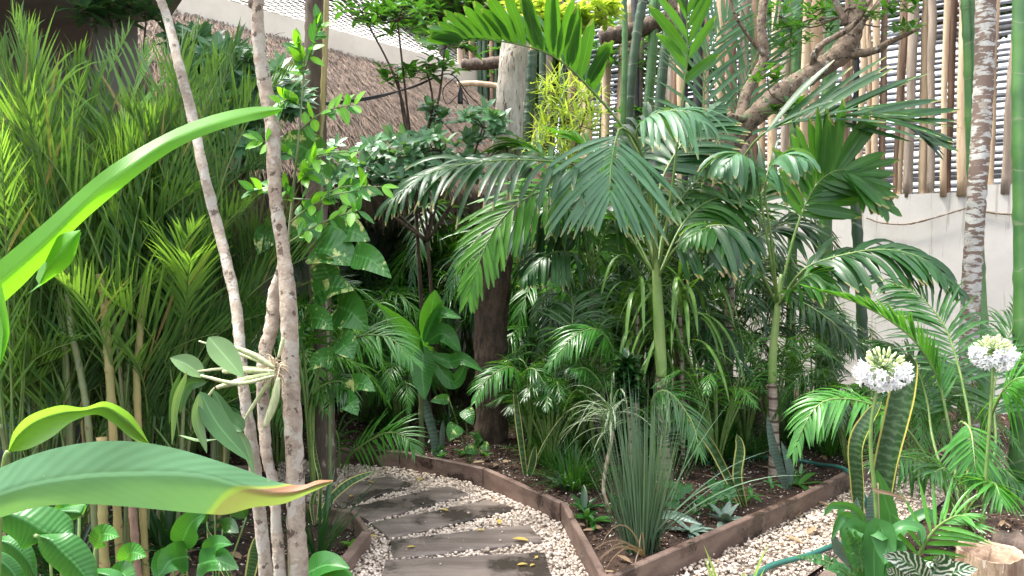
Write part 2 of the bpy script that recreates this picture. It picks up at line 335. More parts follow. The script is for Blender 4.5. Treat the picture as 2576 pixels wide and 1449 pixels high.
solid('hose_rubber',(.02,.10,.085),(.03,.13,.10),4,.35,0)
solid('tarp',(.04,.12,.20),(.06,.16,.25),3,.5,.2)
solid('log_wood',(.46,.34,.23),(.20,.12,.075),11,.85,.9,30,stretch=(2,2,.4),dist=.02,spots=[((.55,.48,.38),16,.6,(2,2,.4))])
solid('log_inner',(.34,.24,.17),(.16,.10,.065),14,.8,.6)
solid('old_wood',(.15,.11,.085),(.08,.055,.045),6,.85,.7,30,stretch=(1,3,1))
m,nt,N,Lk=nodes('bulb_glass'); p=N.new('ShaderNodeBsdfPrincipled'); p.inputs['Base Color'].default_value=(.75,.62,.5,1); p.inputs['Roughness'].default_value=.08; p.inputs['Transmission Weight'].default_value=.6
Lk.new(p.outputs[0],N.new('ShaderNodeOutputMaterial').inputs[0])

# ------------------------------------------------------------------ world and sun
w=bpy.data.worlds.new("World"); scene.world=w; w.use_nodes=True; wn=w.node_tree; bg=wn.nodes['Background']
SUN_EL,SUN_AZ=R(66),R(285)    # azimuth measured clockwise from +Y
sk=wn.nodes.new('ShaderNodeTexSky'); sk.sky_type='NISHITA'; sk.sun_disc=False; sk.sun_elevation=SUN_EL; sk.sun_rotation=SUN_AZ; sk.dust_density=4; sk.air_density=1.0; sk.ozone_density=1
hsv=wn.nodes.new('ShaderNodeHueSaturation'); hsv.inputs['Saturation'].default_value=.35; wn.links.new(sk.outputs[0],hsv.inputs['Color']); wn.links.new(hsv.outputs[0],bg.inputs[0]); bg.inputs[1].default_value=.15
sl=bpy.data.lights.new("sun",'SUN'); sl.energy=1.6; sl.angle=R(6); sl.color=(1,.95,.87); so=bpy.data.objects.new("sun",sl); COL.objects.link(so)
sdir=Vector((math.sin(SUN_AZ)*math.cos(SUN_EL), math.cos(SUN_AZ)*math.cos(SUN_EL), math.sin(SUN_EL)))
so.rotation_euler=sdir.to_track_quat('Z','Y').to_euler()
scene.view_settings.view_transform='Standard'; scene.view_settings.look='None'; scene.view_settings.exposure=2.45; scene.view_settings.gamma=1
scene.render.engine='CYCLES'
scene.cycles.max_bounces=8; scene.cycles.diffuse_bounces=4; scene.cycles.transmission_bounces=4; scene.cycles.transparent_max_bounces=4

# ------------------------------------------------------------------ ground
def struct(o): o['kind']='structure'; return o
mb=MB(); 
gx=np.concatenate([np.linspace(-60,-7,8),np.linspace(-6,6,70),np.linspace(7,60,8)]); gy=np.concatenate([np.linspace(-30,0,6),np.linspace(.5,12,80),np.linspace(13,90,10)])
X,Y=np.meshgrid(gx,gy); Z=rng.normal(size=X.shape)*.008*((np.abs(X)<6)&(Y>0)&(Y<12))
mb.grids(np.stack([X,Y,Z],-1)); struct(mb.build('ground',MT['soil']))
def inpoly(P,poly):
    x,y=P[:,0],P[:,1]; r=np.zeros(len(P),bool); j=len(poly)-1
    for i in range(len(poly)):
        xi,yi=poly[i][:2]; xj,yj=poly[j][:2]
        c=((yi>y)!=(yj>y))&(x<(xj-xi)*(y-yi)/(yj-yi+1e-12)+xi); r^=c; j=i
    return r
main_poly=[G(*p)[:2] for p in [(700,1175),(855,1168),(1003,1178),(1215,1240),(1415,1325),(1500,1470),(1640,1800),(700,1800),(880,1449),(930,1345),(895,1300),(790,1275),(700,1260)]]
right_poly=[G(*p)[:2] for p in [(1640,1475),(1800,1410),(2000,1305),(2205,1192),(2330,1165),(2420,1230),(2300,1330),(2120,1400),(2030,1460),(1900,1700),(1500,1700)]]
def slabpoly(mb,poly,z):
    # fan triangulated as quads strip through bmesh-free ngon: use grid sampling instead
    pass
import bmesh
def polymesh(name,poly,z,mat):
    bm=bmesh.new(); vs=[bm.verts.new((float(p[0]),float(p[1]),z)) for p in poly]; f=bm.faces.new(vs); 
    if f.normal.z<0: f.normal_flip()
    bmesh.ops.triangulate(bm,faces=[f]); me=bpy.data.meshes.new(name); bm.normal_update(); bm.to_mesh(me); bm.free(); me.materials.append(mat)
    o=bpy.data.objects.new(name,me); COL.objects.link(o); return struct(o)
polymesh('gravel_path',main_poly,.022,MT['gravel_base']); polymesh('gravel_path',right_poly,.022,MT['gravel_base'])
CUBE=np.array([(x,y,z) for z in (-1,1) for y in (-1,1) for x in (-1,1)],float)*.6; CQ=np.array([(0,2,3,1),(4,5,7,6),(0,1,5,4),(2,6,7,3),(0,4,6,2),(1,3,7,5)])
def chips(name,P,smin,smax,mat,flat=.65,label=None,jit=.25):
    n=len(P); s=rng.uniform(smin,smax,(n,1,1))*np.array((1,1,1)); sc=s*rng.uniform(.6,1.2,(n,1,3))*np.array((1,1,flat))
    V=(CUBE[None]+rng.normal(size=(n,8,3))*jit*.6)*sc
    a=rng.uniform(0,6.28,n); b=rng.uniform(-.5,.5,n); ca,sa=np.cos(a)[:,None],np.sin(a)[:,None]; cb,sb=np.cos(b)[:,None],np.sin(b)[:,None]
    x,y,z=V[...,0],V[...,1],V[...,2]; y,z=y*cb-z*sb,y*sb+z*cb; x,y=x*ca-y*sa,x*sa+y*ca
    V=np.stack([x,y,z],-1)+P[:,None]
    mb=MB(); mb.raw(V.reshape(-1,3),(CQ[None]+8*np.arange(n)[:,None,None]).reshape(-1,4)); o=mb.build(name,mat); o['kind']='stuff'
    if label: o['label']=label
    return o
def scatter(poly,n,z0,z1,ylim=8):
    q=np.array(poly); lo,hi=q.min(0),q.max(0); hi[1]=min(hi[1],ylim); lo[1]=max(lo[1],3.2)
    P=np.c_[rng.uniform(lo[0],hi[0],n),rng.uniform(lo[1],hi[1],n),rng.uniform(z0,z1,n)]
    return P[inpoly(P,poly)]
# sleepers
SL=[([(740,1208),(806,1188),(852,1196),(790,1222)],'smallest sleeper of the path, grey sliver beyond the tree trunks'),
 ([(809,1232),(974,1197),(1036,1217),(859,1275)],'dark timber sleeper farthest up the path with a yellow leaf on it'),
 ([(864,1278),(1124,1222),(1179,1242),(929,1309)],'timber sleeper second from the far end of the path'),
 ([(931,1314),(1224,1257),(1296,1279),(979,1352)],'half wet timber sleeper in the middle of the path beside the bed corner'),
 ([(981,1357),(1329,1317),(1364,1360),(989,1402)],'timber sleeper second from the front with a large yellow leaf at its right end'),
 ([(971,1407),(1369,1387),(1400,1500),(945,1520)],'wide timber sleeper at the very front of the path')]
def off_sleepers(P):
    keep=np.ones(len(P),bool)
    for q,_ in SL: keep&=~inpoly(P,[G(x,y,.052)[:2] for x,y in q])|(rng.random(len(P))<.0)
    return P[keep]
chips('gravel',off_sleepers(scatter(main_poly,30000,.024,.044)),.005,.0155,MT['pebble'],label='cream pebbles filling the sleeper path')
chips('gravel',scatter(right_poly,22000,.028,.050),.005,.0155,MT['pebble'],label='cream pebbles of the narrow path at the right')
bedpoly=[(-3,3.2),(4.5,3.2),(5,8),(-3,9)]
P=scatter(bedpoly,42000,.0,.012,8); k=~inpoly(P,main_poly)&~inpoly(P,right_poly); chips('mulch',P[k],.004,.014,MT['mulch'],.5,label='dark crumbly mulch on the beds',jit=.5)
P=scatter(bedpoly,9000,.004,.014,7); k=~inpoly(P,main_poly)&~inpoly(P,right_poly); P=P[k]; chips('grit',P,.003,.008,MT['grit'],.6,label='pale grit sprinkled over the soil')

for q,lab in SL:
    ZT=.052
    c=[G(x,y,ZT)[:2] for x,y in q]; n=9
    a=np.array(c); mb=MB()
    top=[]; U=np.linspace(0,1,14); 
    TL,TR,BR,BL=a
    jit=rng.normal(size=(2,14))*.006
    e1=TL+(TR-TL)*U[:,None]; e2=BL+(BR-BL)*U[:,None]; e1[:,1]+=jit[0]; e2[:,1]+=jit[1]
    m1=e1*.5+e2*.5; rows=[]
    dn=nz(e2-e1)
    for k,(pp,zz) in enumerate(((e1,.0),(e1,ZT-.008),(e1+dn*.010,ZT),(m1,ZT+.001),(e2-dn*.010,ZT),(e2,ZT-.008),(e2,.0))):
        rows.append(np.c_[pp,np.full(14,zz)+rng.normal(size=14)*(.0012 if 0<k<6 else 0)])
    mb.grids(np.stack(rows,1)[:, ::-1])
    for endi in (0,-1):
        r=np.stack(rows,1)[endi]; 
        mb.grids(np.stack([r,np.c_[r[:,:2],np.zeros(7)]],0))
    o=mb.build('timber_sleeper',MT['sleeper_wood'],smooth=False); setp(o,lab,'sleeper','timber sleepers laid across the path')
q=[(x,y) for q_,_ in SL for (x,y) in q_]
P=scatter([G(*p,.05)[:2] for p in [(800,1200),(1000,1195),(1180,1235),(1300,1275),(1370,1350),(1380,1449),(960,1449),(985,1350),(900,1300)]],70,.056,.060); chips('gravel',P,.003,.008,MT['pebble'],label='stray pebbles kicked onto the sleepers')
# kerb boards
def board(A,B,h,t,name,label,inward=1,z0=-.02,mat='kerb_wood',group='edging boards of the beds'):
    A=np.array(A[:2]);B=np.array(B[:2]); d=nz(B-A); L=np.linalg.norm(B-A); nrm=np.array((-d[1],d[0]))*inward; n=max(4,int(L/.12)); U=np.linspace(0,1,n)
    wz=np.cumsum(rng.normal(size=n))*.0015; b=.005; rows=[]
    for (o_,z) in ((0,z0),(0,h-b),(b,h),(t-b,h),(t,h-b),(t,z0)):
        p=A+(B-A)*U[:,None]+nrm*o_; rows.append(np.c_[p,np.full(n,z)+(wz if z>0 else 0)])
    g=np.stack(rows,1); mb=MB(); mb.grids(g)
    for e in (0,-1):
        r=g[e]; mb.raw(r,[(0,1,2,5),(5,2,3,4)])
    o=mb.build(name,MT[mat],smooth=False); return setp(o,label,'edging board',group)
H=.15
board(G(855,1128,H),G(1003,1136,H),H,.035,'edging_board','short wet edging board at the far end of the path')
board(G(1006,1136,H),G(1214,1177,H),H,.035,'edging_board','reddish edging board behind the far sleepers, dark damp patches on it')
board(G(1216,1178,H),G(1408,1264,H),H,.035,'edging_board','edging board on the right of the path with black wet stains')
board(G(1411,1264,H),G(1540,1500,H),H,.035,'edging_board','pinkish edging board running towards the viewer right of the front sleepers')
board(G(1500,1470,H),G(1990,1262,H),H,.04,'edging_board','long brown edging board between the planted bed and the right gravel path')
board(G(1990,1262,H),G(2215,1150,H),H,.04,'edging_board','brown edging board under the green hose at the far end of the right path')
board(G(740,1258,.11),G(894,1282,.11),.11,.03,'edging_board','dark edging board of the small bed left of the sleepers',-1)
board(G(895,1283,.11),G(932,1335,.11),.11,.03,'edging_board','short corner edging board of the small left bed',-1)
board(G(933,1337,.11),G(868,1420,.11),.11,.05,'edging_board','rusty red edging board tilted beside the gravel',-1)
board(G(2120,1385,.08),G(2000,1500,.08),.08,.07,'edging_board','rotten dark edging timber beside the flowering plants at the lower right',1,mat='old_wood')

# ------------------------------------------------------------------ wall and fence on the right
A0=np.array((5.4,6.46)); wdir=nz(np.array((-1,.85))); wn_=np.array((.85,1))/np.hypot(.85,1)
def wp(s,off=0): return A0+wdir*s+wn_*off
t=thing('garden_wall','white plaster garden wall with water stains behind the palms','wall',(*wp(2),0))
def wallpanel(s0,s1,h,off):
    mb=MB(); q=[wp(s0,off),wp(s1,off),wp(s1,off+.14),wp(s0,off+.14)]; slab(mb,q,-.1,h); mb.build('wall_panel',MT['wall_plaster'],t,smooth=False)
wallpanel(-1.2,1.42,2.09,0); wallpanel(1.425,6.0,2.03,.02); wallpanel(6.005,12,2.03,.03)
fence=thing('pole_fence','stick fence of brown, pale and black wooden poles standing on the white wall','fence',(*wp(3,.07),2.03))
s=-.9; k=0
while s<8.8 and k<100:
    r=random.uniform(.028,.048)*(1.05 if s<3 else 1.2); c=wp(s+r,random.uniform(.04,.11))
    m=random.choices(['pole_brown','pole_pale','pole_grey','pole_black'],[4,7,3,.8])[0]
    if 3.9<s<8.5 and random.random()<.35: m='bamboo_dark' if random.random()<.7 else 'pole_black'
    mb=MB(); n=9; zz=np.linspace(2.0,4.6,n); wob=np.cumsum(rng.normal(size=(n,2))*.007,0); ln=rng.normal(size=2)*.015
    pts=np.c_[c[0]+wob[:,0]+ln[0]*zz, c[1]+wob[:,1]+ln[1]*zz, zz]
    tube(mb,pts,r*rng.uniform(.85,1.15,4),8,n=18,rough=.05); mb.build('pole',MT[m],fence)
    s+=2*r+random.choice([.0,.0,.004,.008,.015,.025,.045]); k+=1
sc_=thing('slatted_screen','white horizontal slat screen seen through the gaps of the stick fence','screen',(*wp(3,.7),0))
mb=MB()
for z in np.arange(2.0,5.0,.062):
    a=wp(-2,.6+rng.normal()*.01);b=wp(6.6,.6+rng.normal()*.01)
    tube(mb,[(*a,z),(*((a+b)/2),z+rng.normal()*.01),(*b,z)],.023,6,n=8)
mb.build('slats',MT['slat'],sc_)
for s in (-1,1.5,4,6.5):
    mb=MB(); c=wp(s,.68); box(mb,(*c,2.5),.06,.06,5,math.atan2(wdir[1],wdir[0])); mb.build('post',MT['pole_grey'],sc_,smooth=False)
# rope garland
def yy(x,y,off=-.02):
    v=FW+RT*(x-1288)/F-UP*(y-724.5)/F; nrm=np.array((wn_[0],wn_[1],0)); p0=np.array((*wp(0,off),0)); return CAM+v*(np.dot(p0-CAM,nrm)/np.dot(v,nrm))
mb=MB(); tube(mb,[yy(*p) for p in [(2180,548),(2215,560),(2280,564),(2350,548),(2430,524)]],.008,6,n=60,rough=.25); tube(mb,[yy(*p) for p in [(2440,524),(2500,536),(2568,539),(2640,530)]],.008,6,n=40,rough=.25)
setp(mb.build('rope',MT['rope_brown']),'brown twisted rope strung in loops along the white wall','rope')

# ------------------------------------------------------------------ house, roof, slab, net
ru=nz(np.array((.58,.81))); rp=np.array((ru[1],-ru[0]))
Rg=np.array((-2.89,8.2)); Ev=np.array((-1.2,7.0))
def rg(s,o=0): return Rg+ru*s+rp*o
roof=thing('thatched_roof','grey brown thatched palm roof sloping down behind the trees','roof',(*rg(0),2.2))
s0,s1=-2.7,3.9; mb=MB(); US=np.linspace(0,1,30); VS=np.linspace(0,1,14)
def sr(s): return -.95+(s-s0)/(s1-s0)*(s1+.95)
def roofpt(s,v,lift=0):
    a=np.array((*rg(sr(s)),3.72)); b=np.array((*(Ev+ru*s*.8),2.12)); p=a+(b-a)*v; p[2]+=.10*math.sin(math.pi*v)+lift; return p
g=np.array([[roofpt(s0+(s1-s0)*u,v,rng.normal()*.015) for u in US] for v in VS]); mb.grids(g)
mb.build('thatch_layer',MT['thatch'],roof)
mb=MB(); n=26000; ss=rng.uniform(s0,s1,n); vv=rng.uniform(-.02,1.0,n)
s3=sr(ss); A=np.c_[Rg[0]+ru[0]*s3,Rg[1]+ru[1]*s3,np.full(n,3.72)]; B=np.c_[Ev[0]+ru[0]*ss*.8,Ev[1]+ru[1]*ss*.8,np.full(n,2.12)]
P=A+(B-A)*vv[:,None]; P[:,2]+=.10*np.sin(np.pi*np.clip(vv,0,1))+.02+rng.uniform(0,.03,n); dd=nz(B-A)+rng.normal(size=(n,3))*.16
dd[:,2]+=.05; leaves(mb,P,dd,np.array((rp[0]*.6,rp[1]*.6,.8)),rng.uniform(.1,.32,n),rng.uniform(.004,.012,n),.12,.1,'straw',2)
n=1800; ss=rng.uniform(s0,s1,n); P=np.c_[Ev[0]+ru[0]*ss*.8,Ev[1]+ru[1]*ss*.8,rng.uniform(2.06,2.2,n)]; P[:,:2]-=rp*rng.uniform(0,.25,n)[:,None]
leaves(mb,P,np.array((rp[0]*.3,rp[1]*.3,-1))+rng.normal(size=(n,3))*.15,np.array((rp[0],rp[1],.1)),rng.uniform(.15,.5,n),rng.uniform(.004,.012,n),.3,.1,'straw',3)
mb.build('straw_cover',MT['straw'],roof)
hs=thing('house','low grey walled house in deep shade under the thatched roof','house',(*rg(0,.9),0))
mb=MB(); q=[rg(-3.2,1.0),rg(4.2,1.0),rg(4.2,.85),rg(-3.2,.85)]; slab(mb,q,0,2.75); mb.build('wall',MT['house_wall'],hs,smooth=False)
for s in (-.2,1.7):
    mb=MB(); c=rg(s,1.05); box(mb,(*c,1.0),.7,.05,2.0,math.atan2(ru[1],ru[0])); mb.build('door',MT['brown_wall'],hs,smooth=False)
mb=MB(); q=[rg(-3.2,-.02),rg(5.2,-.02),rg(5.2,-.3),rg(-3.2,-.3)]; slab(mb,q,3.66,4.0)
setp(mb.build('concrete_beam',MT['beam_plaster'],smooth=False),'cream concrete beam running above the thatch below the rope net','beam')
mb=MB(); 
q=[np.array((-2.5,6.0)),np.array((-1.7,5.0)),np.array((-1.2,3.8)),np.array((-9,3.8))]; q2=[np.array((-2.5,6.0)),np.array((-9,3.8)),np.array((-9,9)),np.array((-6.2,7.4))]
slab(mb,[(-2.5,6.0),(-1.35,4.1),(-7,3.4),(-8,8.3)],3.22,3.5); setp(mb.build('concrete_canopy',MT['concrete'],smooth=False),'dark underside of a concrete terrace slab at the upper left','canopy')
mb=MB(); slab(mb,[(-2.95,5.75),(-2.7,5.9),(-2.85,6.15),(-3.1,6.0)],2.4,3.22); slab(mb,[(-3.0,6.1),(-8,7.9),(-8,8.1),(-3,6.3)],0,3.22)
setp(mb.build('house_side_wall',MT['brown_wall'],smooth=False),'brown shaded wall behind the bamboo palms at the left','wall')
# net
net=thing('rope_net','white knotted rope net stretched overhead beyond the cream beam','net',(*rg(1,-.3),3.98))
mb=MB(); 
def netp(s,o): return np.array((*(rg(s,-.15)-rp*o),4.03-.16*math.sin(min(1,o/3.6)*math.pi)*math.sin(max(0,min(1,(s+1.5)/8))*math.pi)+.62*o))
for s in np.arange(-3.2,6.5,.17):
    for sg in (1,):
        pts=[netp(s+sg*.0+o*.35,o) for o in np.linspace(0,3.6,9)]; tube(mb,pts,.0075,4,n=14)
for o in np.arange(0,3.6,.15): 
    pts=[netp(s+o*.35,o) for s in np.linspace(-3.2,6.5,12)]; tube(mb,pts,.0075,4,n=26)
mb.build('mesh_rope',MT['rope_white'],net)
def log(name,pts,r,label,mat='bark_dark',cat='log'):
    mb=MB(); tube(mb,cv(pts),r,10,rough=.06,n=16); return setp(mb.build(name,MT[mat]),label,cat)
log('wooden_beam',[(1165,163,9.5),(1225,160,9.4),(1300,150,9.3)],.07,'dark log under the net just left of the pale trunk',cat='beam')
log('wooden_beam',[(1510,98,8),(1600,75,8),(1705,42,8)],.085,'thick weathered log slung high behind the central palm',cat='beam')
log('bamboo_rail',[(1150,212,8.6),(1200,210,8.6),(1262,218,8.6)],.03,'pale bamboo rail end near the pale trunk','pole_pale','rail')
nb=thing('neighbour_building','pale grey building with dark windows far behind the rope net','building',(-4,16,0))
mb=MB(); slab(mb,[(-11,16),(.6,16),(.6,18),(-11,18)],0,9.5); mb.build('wall',MT['grey_render'],nb,smooth=False)
for x in (-8.2,-6.4,-4.4,-2.6,-1.2,.0):
    for z in (4.4,7.0):
        mb=MB(); box(mb,(x,15.97,z+.5),.75,.08,1.5); w0=mb.build('window',MT['dark_glass'],nb,smooth=False)
        mb=MB(); box(mb,(x,15.93,z-.3),.95,.16,.08); mb.build('window_sill',MT['beam_plaster'],nb,smooth=False)
# cables with bulb
cb=thing('light_string','black cable string sagging in front of the thatch with one hanging bulb','string lights',D(1155,215,6.3))
mb=MB()
for k in range(4): tube(mb,cv([(760,262+k*1.5,5.9),(850,255+k*2,6),(950,240+k*2,6.1),(1040,220-k*1,6.2),(1130,186,6.3),(1180,240,6.4),(1230,285,6.6)]),.0045,5,n=40,rough=.15)
tube(mb,cv([(1150,190,6.3),(1115,225,6.2),(1125,262,6.2),(1155,240,6.3),(1180,265,6.3),(1150,200,6.3)]),.004,5,n=40)
mb.build('cable',MT['cable'],cb); mb=MB(); tube(mb,cv([(1158,215,6.3),(1158,262,6.3)]),[.006,.02,.022],8); mb.build('lamp_socket',MT['cable'],cb)
mb=MB(); tube(mb,cv([(1158,260,6.3),(1158,273,6.3),(1158,285,6.3),(1158,292,6.3)]),[.012,.028,.03,.01],10); mb.build('bulb',MT['bulb_glass'],cb)

# ------------------------------------------------------------------ trunks
def base_of(x,y,d): p=D(x,y,d); return (p[0],p[1],0)
def px(w,d): return w*d/F/2      # radius from a width in photo pixels
def trunkto(mb,pts,ws,mat=0,sides=12,rough=.05,n=None):
    P=cv(pts); tube(mb,P,[px(w,p[2]) for w,p in zip(ws,pts)],sides,n=n or len(pts)*7,mat=mat,rough=rough)
def down(x,y,d,z=0):  # continue straight down to the ground from an image point
    p=D(x,y,d); return np.array((p[0],p[1],z))
def pp(x,y,d): return D(x,y,d)
# thin leaning trunk
t=thing('slender_tree','slender pale mottled trunk leaning left and crossing the bamboo palms','tree',down(668,1449,2.7))
mb=MB(); pts=[pp(395,-60,3.0),pp(405,0,3.0),pp(425,60,3.0),pp(452,170,2.95),pp(482,285,2.95),pp(512,430,2.9),pp(545,560,2.9),pp(575,680,2.85),pp(595,780,2.8),pp(603,870,2.75),pp(616,1000,2.7),pp(635,1130,2.7),pp(652,1290,2.7),pp(668,1449,2.7),down(672,1449,2.7,-.05)]
tube(mb,pts,[.015,.0155,.0165,.018,.0185,.0185,.0185,.019,.0185,.018,.019,.020,.021,.022,.024],12,n=90,rough=.07); mb.build('trunk',MT['bark_pale'],t)
# twin trunk tree
t=tw=thing('twin_trunk_tree','pale barked tree with two trunks twisting together, orchid tied to it','tree',down(745,1449,2.6))
mb=MB(); tube(mb,[pp(652,-60,2.7),pp(648,20,2.7),pp(652,120,2.7),pp(668,220,2.7),pp(686,330,2.68),pp(690,450,2.66),pp(698,540,2.65),pp(712,620,2.64),pp(722,720,2.62),pp(728,830,2.6),pp(731,950,2.6),pp(738,1080,2.6),pp(743,1200,2.6),pp(745,1330,2.6),pp(752,1449,2.6),down(754,1449,2.6,-.05)],
  [.019,.020,.0215,.024,.0245,.023,.022,.022,.026,.028,.0285,.029,.029,.029,.031,.036],14,n=110,rough=.06); mb.build('trunk',MT['bark_brown'],t)
mb=MB(); tube(mb,[pp(712,640,2.64),pp(704,690,2.66),pp(690,740,2.66),pp(684,820,2.64),pp(668,880,2.62),pp(661,960,2.6),pp(664,1060,2.6),pp(672,1150,2.58),pp(690,1230,2.58),pp(696,1340,2.58),pp(704,1449,2.58),down(706,1449,2.58,-.05)],
  [.010,.017,.0215,.023,.022,.021,.019,.0175,.0165,.018,.019,.022],12,n=90,rough=.07); mb.build('trunk',MT['bark_brown'],t)
# post
t=thing('wooden_post','dark weathered wooden post rising behind the twin trunk tree','post',down(815,1150,5.0))
mb=MB(); tube(mb,[pp(795,-60,5.4),pp(795,100,5.4),pp(792,300,5.4),pp(800,600,5.3),pp(812,900,5.3),pp(818,1120,5.2),down(818,1120,5.2,-.05)],[.075,.075,.077,.07,.065,.072,.075],12,n=60,rough=.05); mb.build('shaft',MT['bark_post'],t)
mb=MB(); tube(mb,cv([(822,-40,5.25),(818,120,5.25),(812,260,5.25),(806,355,5.25)]),[.018,.019,.018,.014],8,n=30,rough=.1); setp(mb.build('vine_stem',MT['cane']),'golden knotty vine stem climbing the weathered post','vine')
# large pale trunk
t=thing('pale_tree','thick pale rough barked tree behind the left palm fronds, darker brown at its foot','tree',down(1235,1105,6.35))
mb=MB(); pts=[pp(1302,-80,6.6),pp(1298,60,6.6),pp(1290,170,6.5),pp(1278,330,6.5),pp(1264,480,6.45),pp(1252,600,6.4)]
tube(mb,pts,[.09,.10,.115,.12,.125,.125],16,n=50,rough=.04); mb.build('trunk',MT['bark_trunk'],t)
mb=MB(); pts=[pp(1252,590,6.4),pp(1243,700,6.4),pp(1235,820,6.4),pp(1236,950,6.35),pp(1236,1060,6.35),down(1236,1100,6.35,-.05)]
tube(mb,pts,[.13,.14,.135,.125,.125,.14],16,n=50,rough=.05); mb.build('trunk_foot',MT['bark_dark'],t)
# leaning branching tree right
t=thing('leaning_tree','rough barked tree leaning right and forking above the palms','tree',down(1715,1100,6.6))
mb=MB(); tube(mb,[pp(2150,-60,6.3),pp(2155,40,6.3),pp(2120,130,6.3),pp(2040,185,6.35),pp(1960,240,6.4),pp(1880,310,6.4),pp(1830,390,6.45),pp(1790,480,6.5),pp(1745,600,6.5),pp(1722,720,6.55),pp(1715,900,6.6),down(1715,1080,6.6,-.05)],
 [.06,.065,.085,.082,.08,.078,.075,.073,.07,.068,.068,.075],12,n=90,rough=.08); mb.build('trunk',MT['bark_rough'],t)
for pts,r in (([(2110,140,6.3),(2190,130,6.2),(2250,100,6.1),(2315,72,6.0)],[.045,.03,.022,.008]),([(2130,120,6.3),(2180,40,6.2),(2240,-20,6.2)],[.04,.022,.012]),([(2130,60,6.3),(2100,0,6.3),(2080,-60,6.3)],[.03,.025,.02]),([(2040,180,6.35),(2060,120,6.2),(2150,60,6.1),(2200,-20,6.0)],[.03,.026,.02,.012]),
   ([(1855,330,6.4),(1880,230,6.5),(1920,150,6.5),(1915,60,6.5),(1930,-40,6.5)],[.05,.045,.04,.036,.03]),([(1790,330,6.3),(1830,295,6.3),(1870,300,6.35),(1900,290,6.4)],[.02,.028,.03,.04]),([(1760,440,6.5),(1775,350,6.5),(1790,320,6.4),(1820,300,6.4)],[.06,.045,.035,.03]),
   ([(1930,150,6.5),(1890,100,6.4),(1850,40,6.3),(1835,-20,6.3)],[.02,.016,.012,.008]),([(1700,120,7),(1690,40,7),(1680,-30,7)],[.06,.06,.06])):
    mb=MB(); tube(mb,cv(pts),r,8,n=24,rough=.12); mb.build('branch',MT['bark_rough'],t)
# spotted trunk
t=thing('spotted_tree','straight palm trunk mottled white and brown in front of the right wall','tree',down(2436,1100,6.3))
mb=MB(); tube(mb,[pp(2480,-60,6.5),pp(2478,100,6.5),pp(2470,300,6.45),pp(2458,480,6.4),pp(2448,640,6.4),pp(2440,800,6.35),pp(2436,1000,6.3),down(2436,1100,6.3,-.05)],[.075,.075,.073,.070,.072,.072,.072,.09],14,n=120,rough=.035); mb.build('trunk',MT['bark_spotted'],t)
# bamboo stems
BS=[([(2430,-50,6.75),(2440,120,6.75),(2448,400,6.75),(2462,700,6.7),(2478,1000,6.6)],.052,'bamboo_green','green bamboo stem just behind the spotted palm trunk'),
 ([(2570,-50,5.0),(2568,300,5.0),(2572,700,5.0),(2566,1000,5.0)],.05,'bamboo_green','green bamboo stem at the right edge of the picture'),
 ([(2150,480,7.0),(2160,640,7.0),(2168,800,7.0),(2175,960,7.0)],.045,'bamboo_dark','dark bamboo stem with a brown patch against the white wall'),
 ([(2075,560,7.4),(2085,700,7.4),(2092,900,7.4)],.04,'bamboo_dark','thinner dark bamboo stem left of the one against the white wall'),
 ([(1625,-40,7.6),(1600,100,7.6),(1580,300,7.6),(1570,600,7.6)],.045,'bamboo_dark','dark bamboo stem leaning left behind the crown of the central palm'),
 ([(1700,-40,7.8),(1670,150,7.8),(1650,400,7.8),(1640,700,7.8)],.05,'bamboo_dark','dark bamboo stem second from the left behind the central palm'),
 ([(1650,-40,8.0),(1640,150,8.0),(1620,400,8.0),(1610,700,8.0)],.05,'bamboo_green','mid green bamboo stem behind the central palm'),
 ([(1568,-40,7.4),(1572,100,7.4),(1568,300,7.4),(1560,600,7.4)],.028,'bamboo_green','slim upright bamboo stem crossing the slung log'),
 ([(1338,130,7.2),(1332,260,7.2),(1325,400,7.2)],.05,'bamboo_dark','dark bamboo stem right beside the thick pale tree'),
 ([(2090,-40,7.2),(2095,60,7.2),(2085,220,7.2),(2080,400,7.2)],.06,'bamboo_green','mossy bamboo stem behind the forking branches'),
 ([(2010,-40,7.4),(2003,150,7.4),(1998,400,7.4)],.045,'bamboo_green','shaded bamboo stem left of the forking branches')]
for pts,r,m,lab in BS:
    P=cv(pts); P=np.vstack([P,[P[-1][0],P[-1][1],-.03]]); L=np.linalg.norm(P[0]-P[-1]); n=int(L/.3)
    t=thing('bamboo',lab,'bamboo',P[-1],'single bamboo stems'); mb=MB(); S=spline(P,n*6+1)
    rr=np.ones(len(S)); rr[::6]=1.12; rr[1::6]=.97
    tube(mb,S,r*rr,10,smoothp=False); mb.build('culm',MT[m],t)

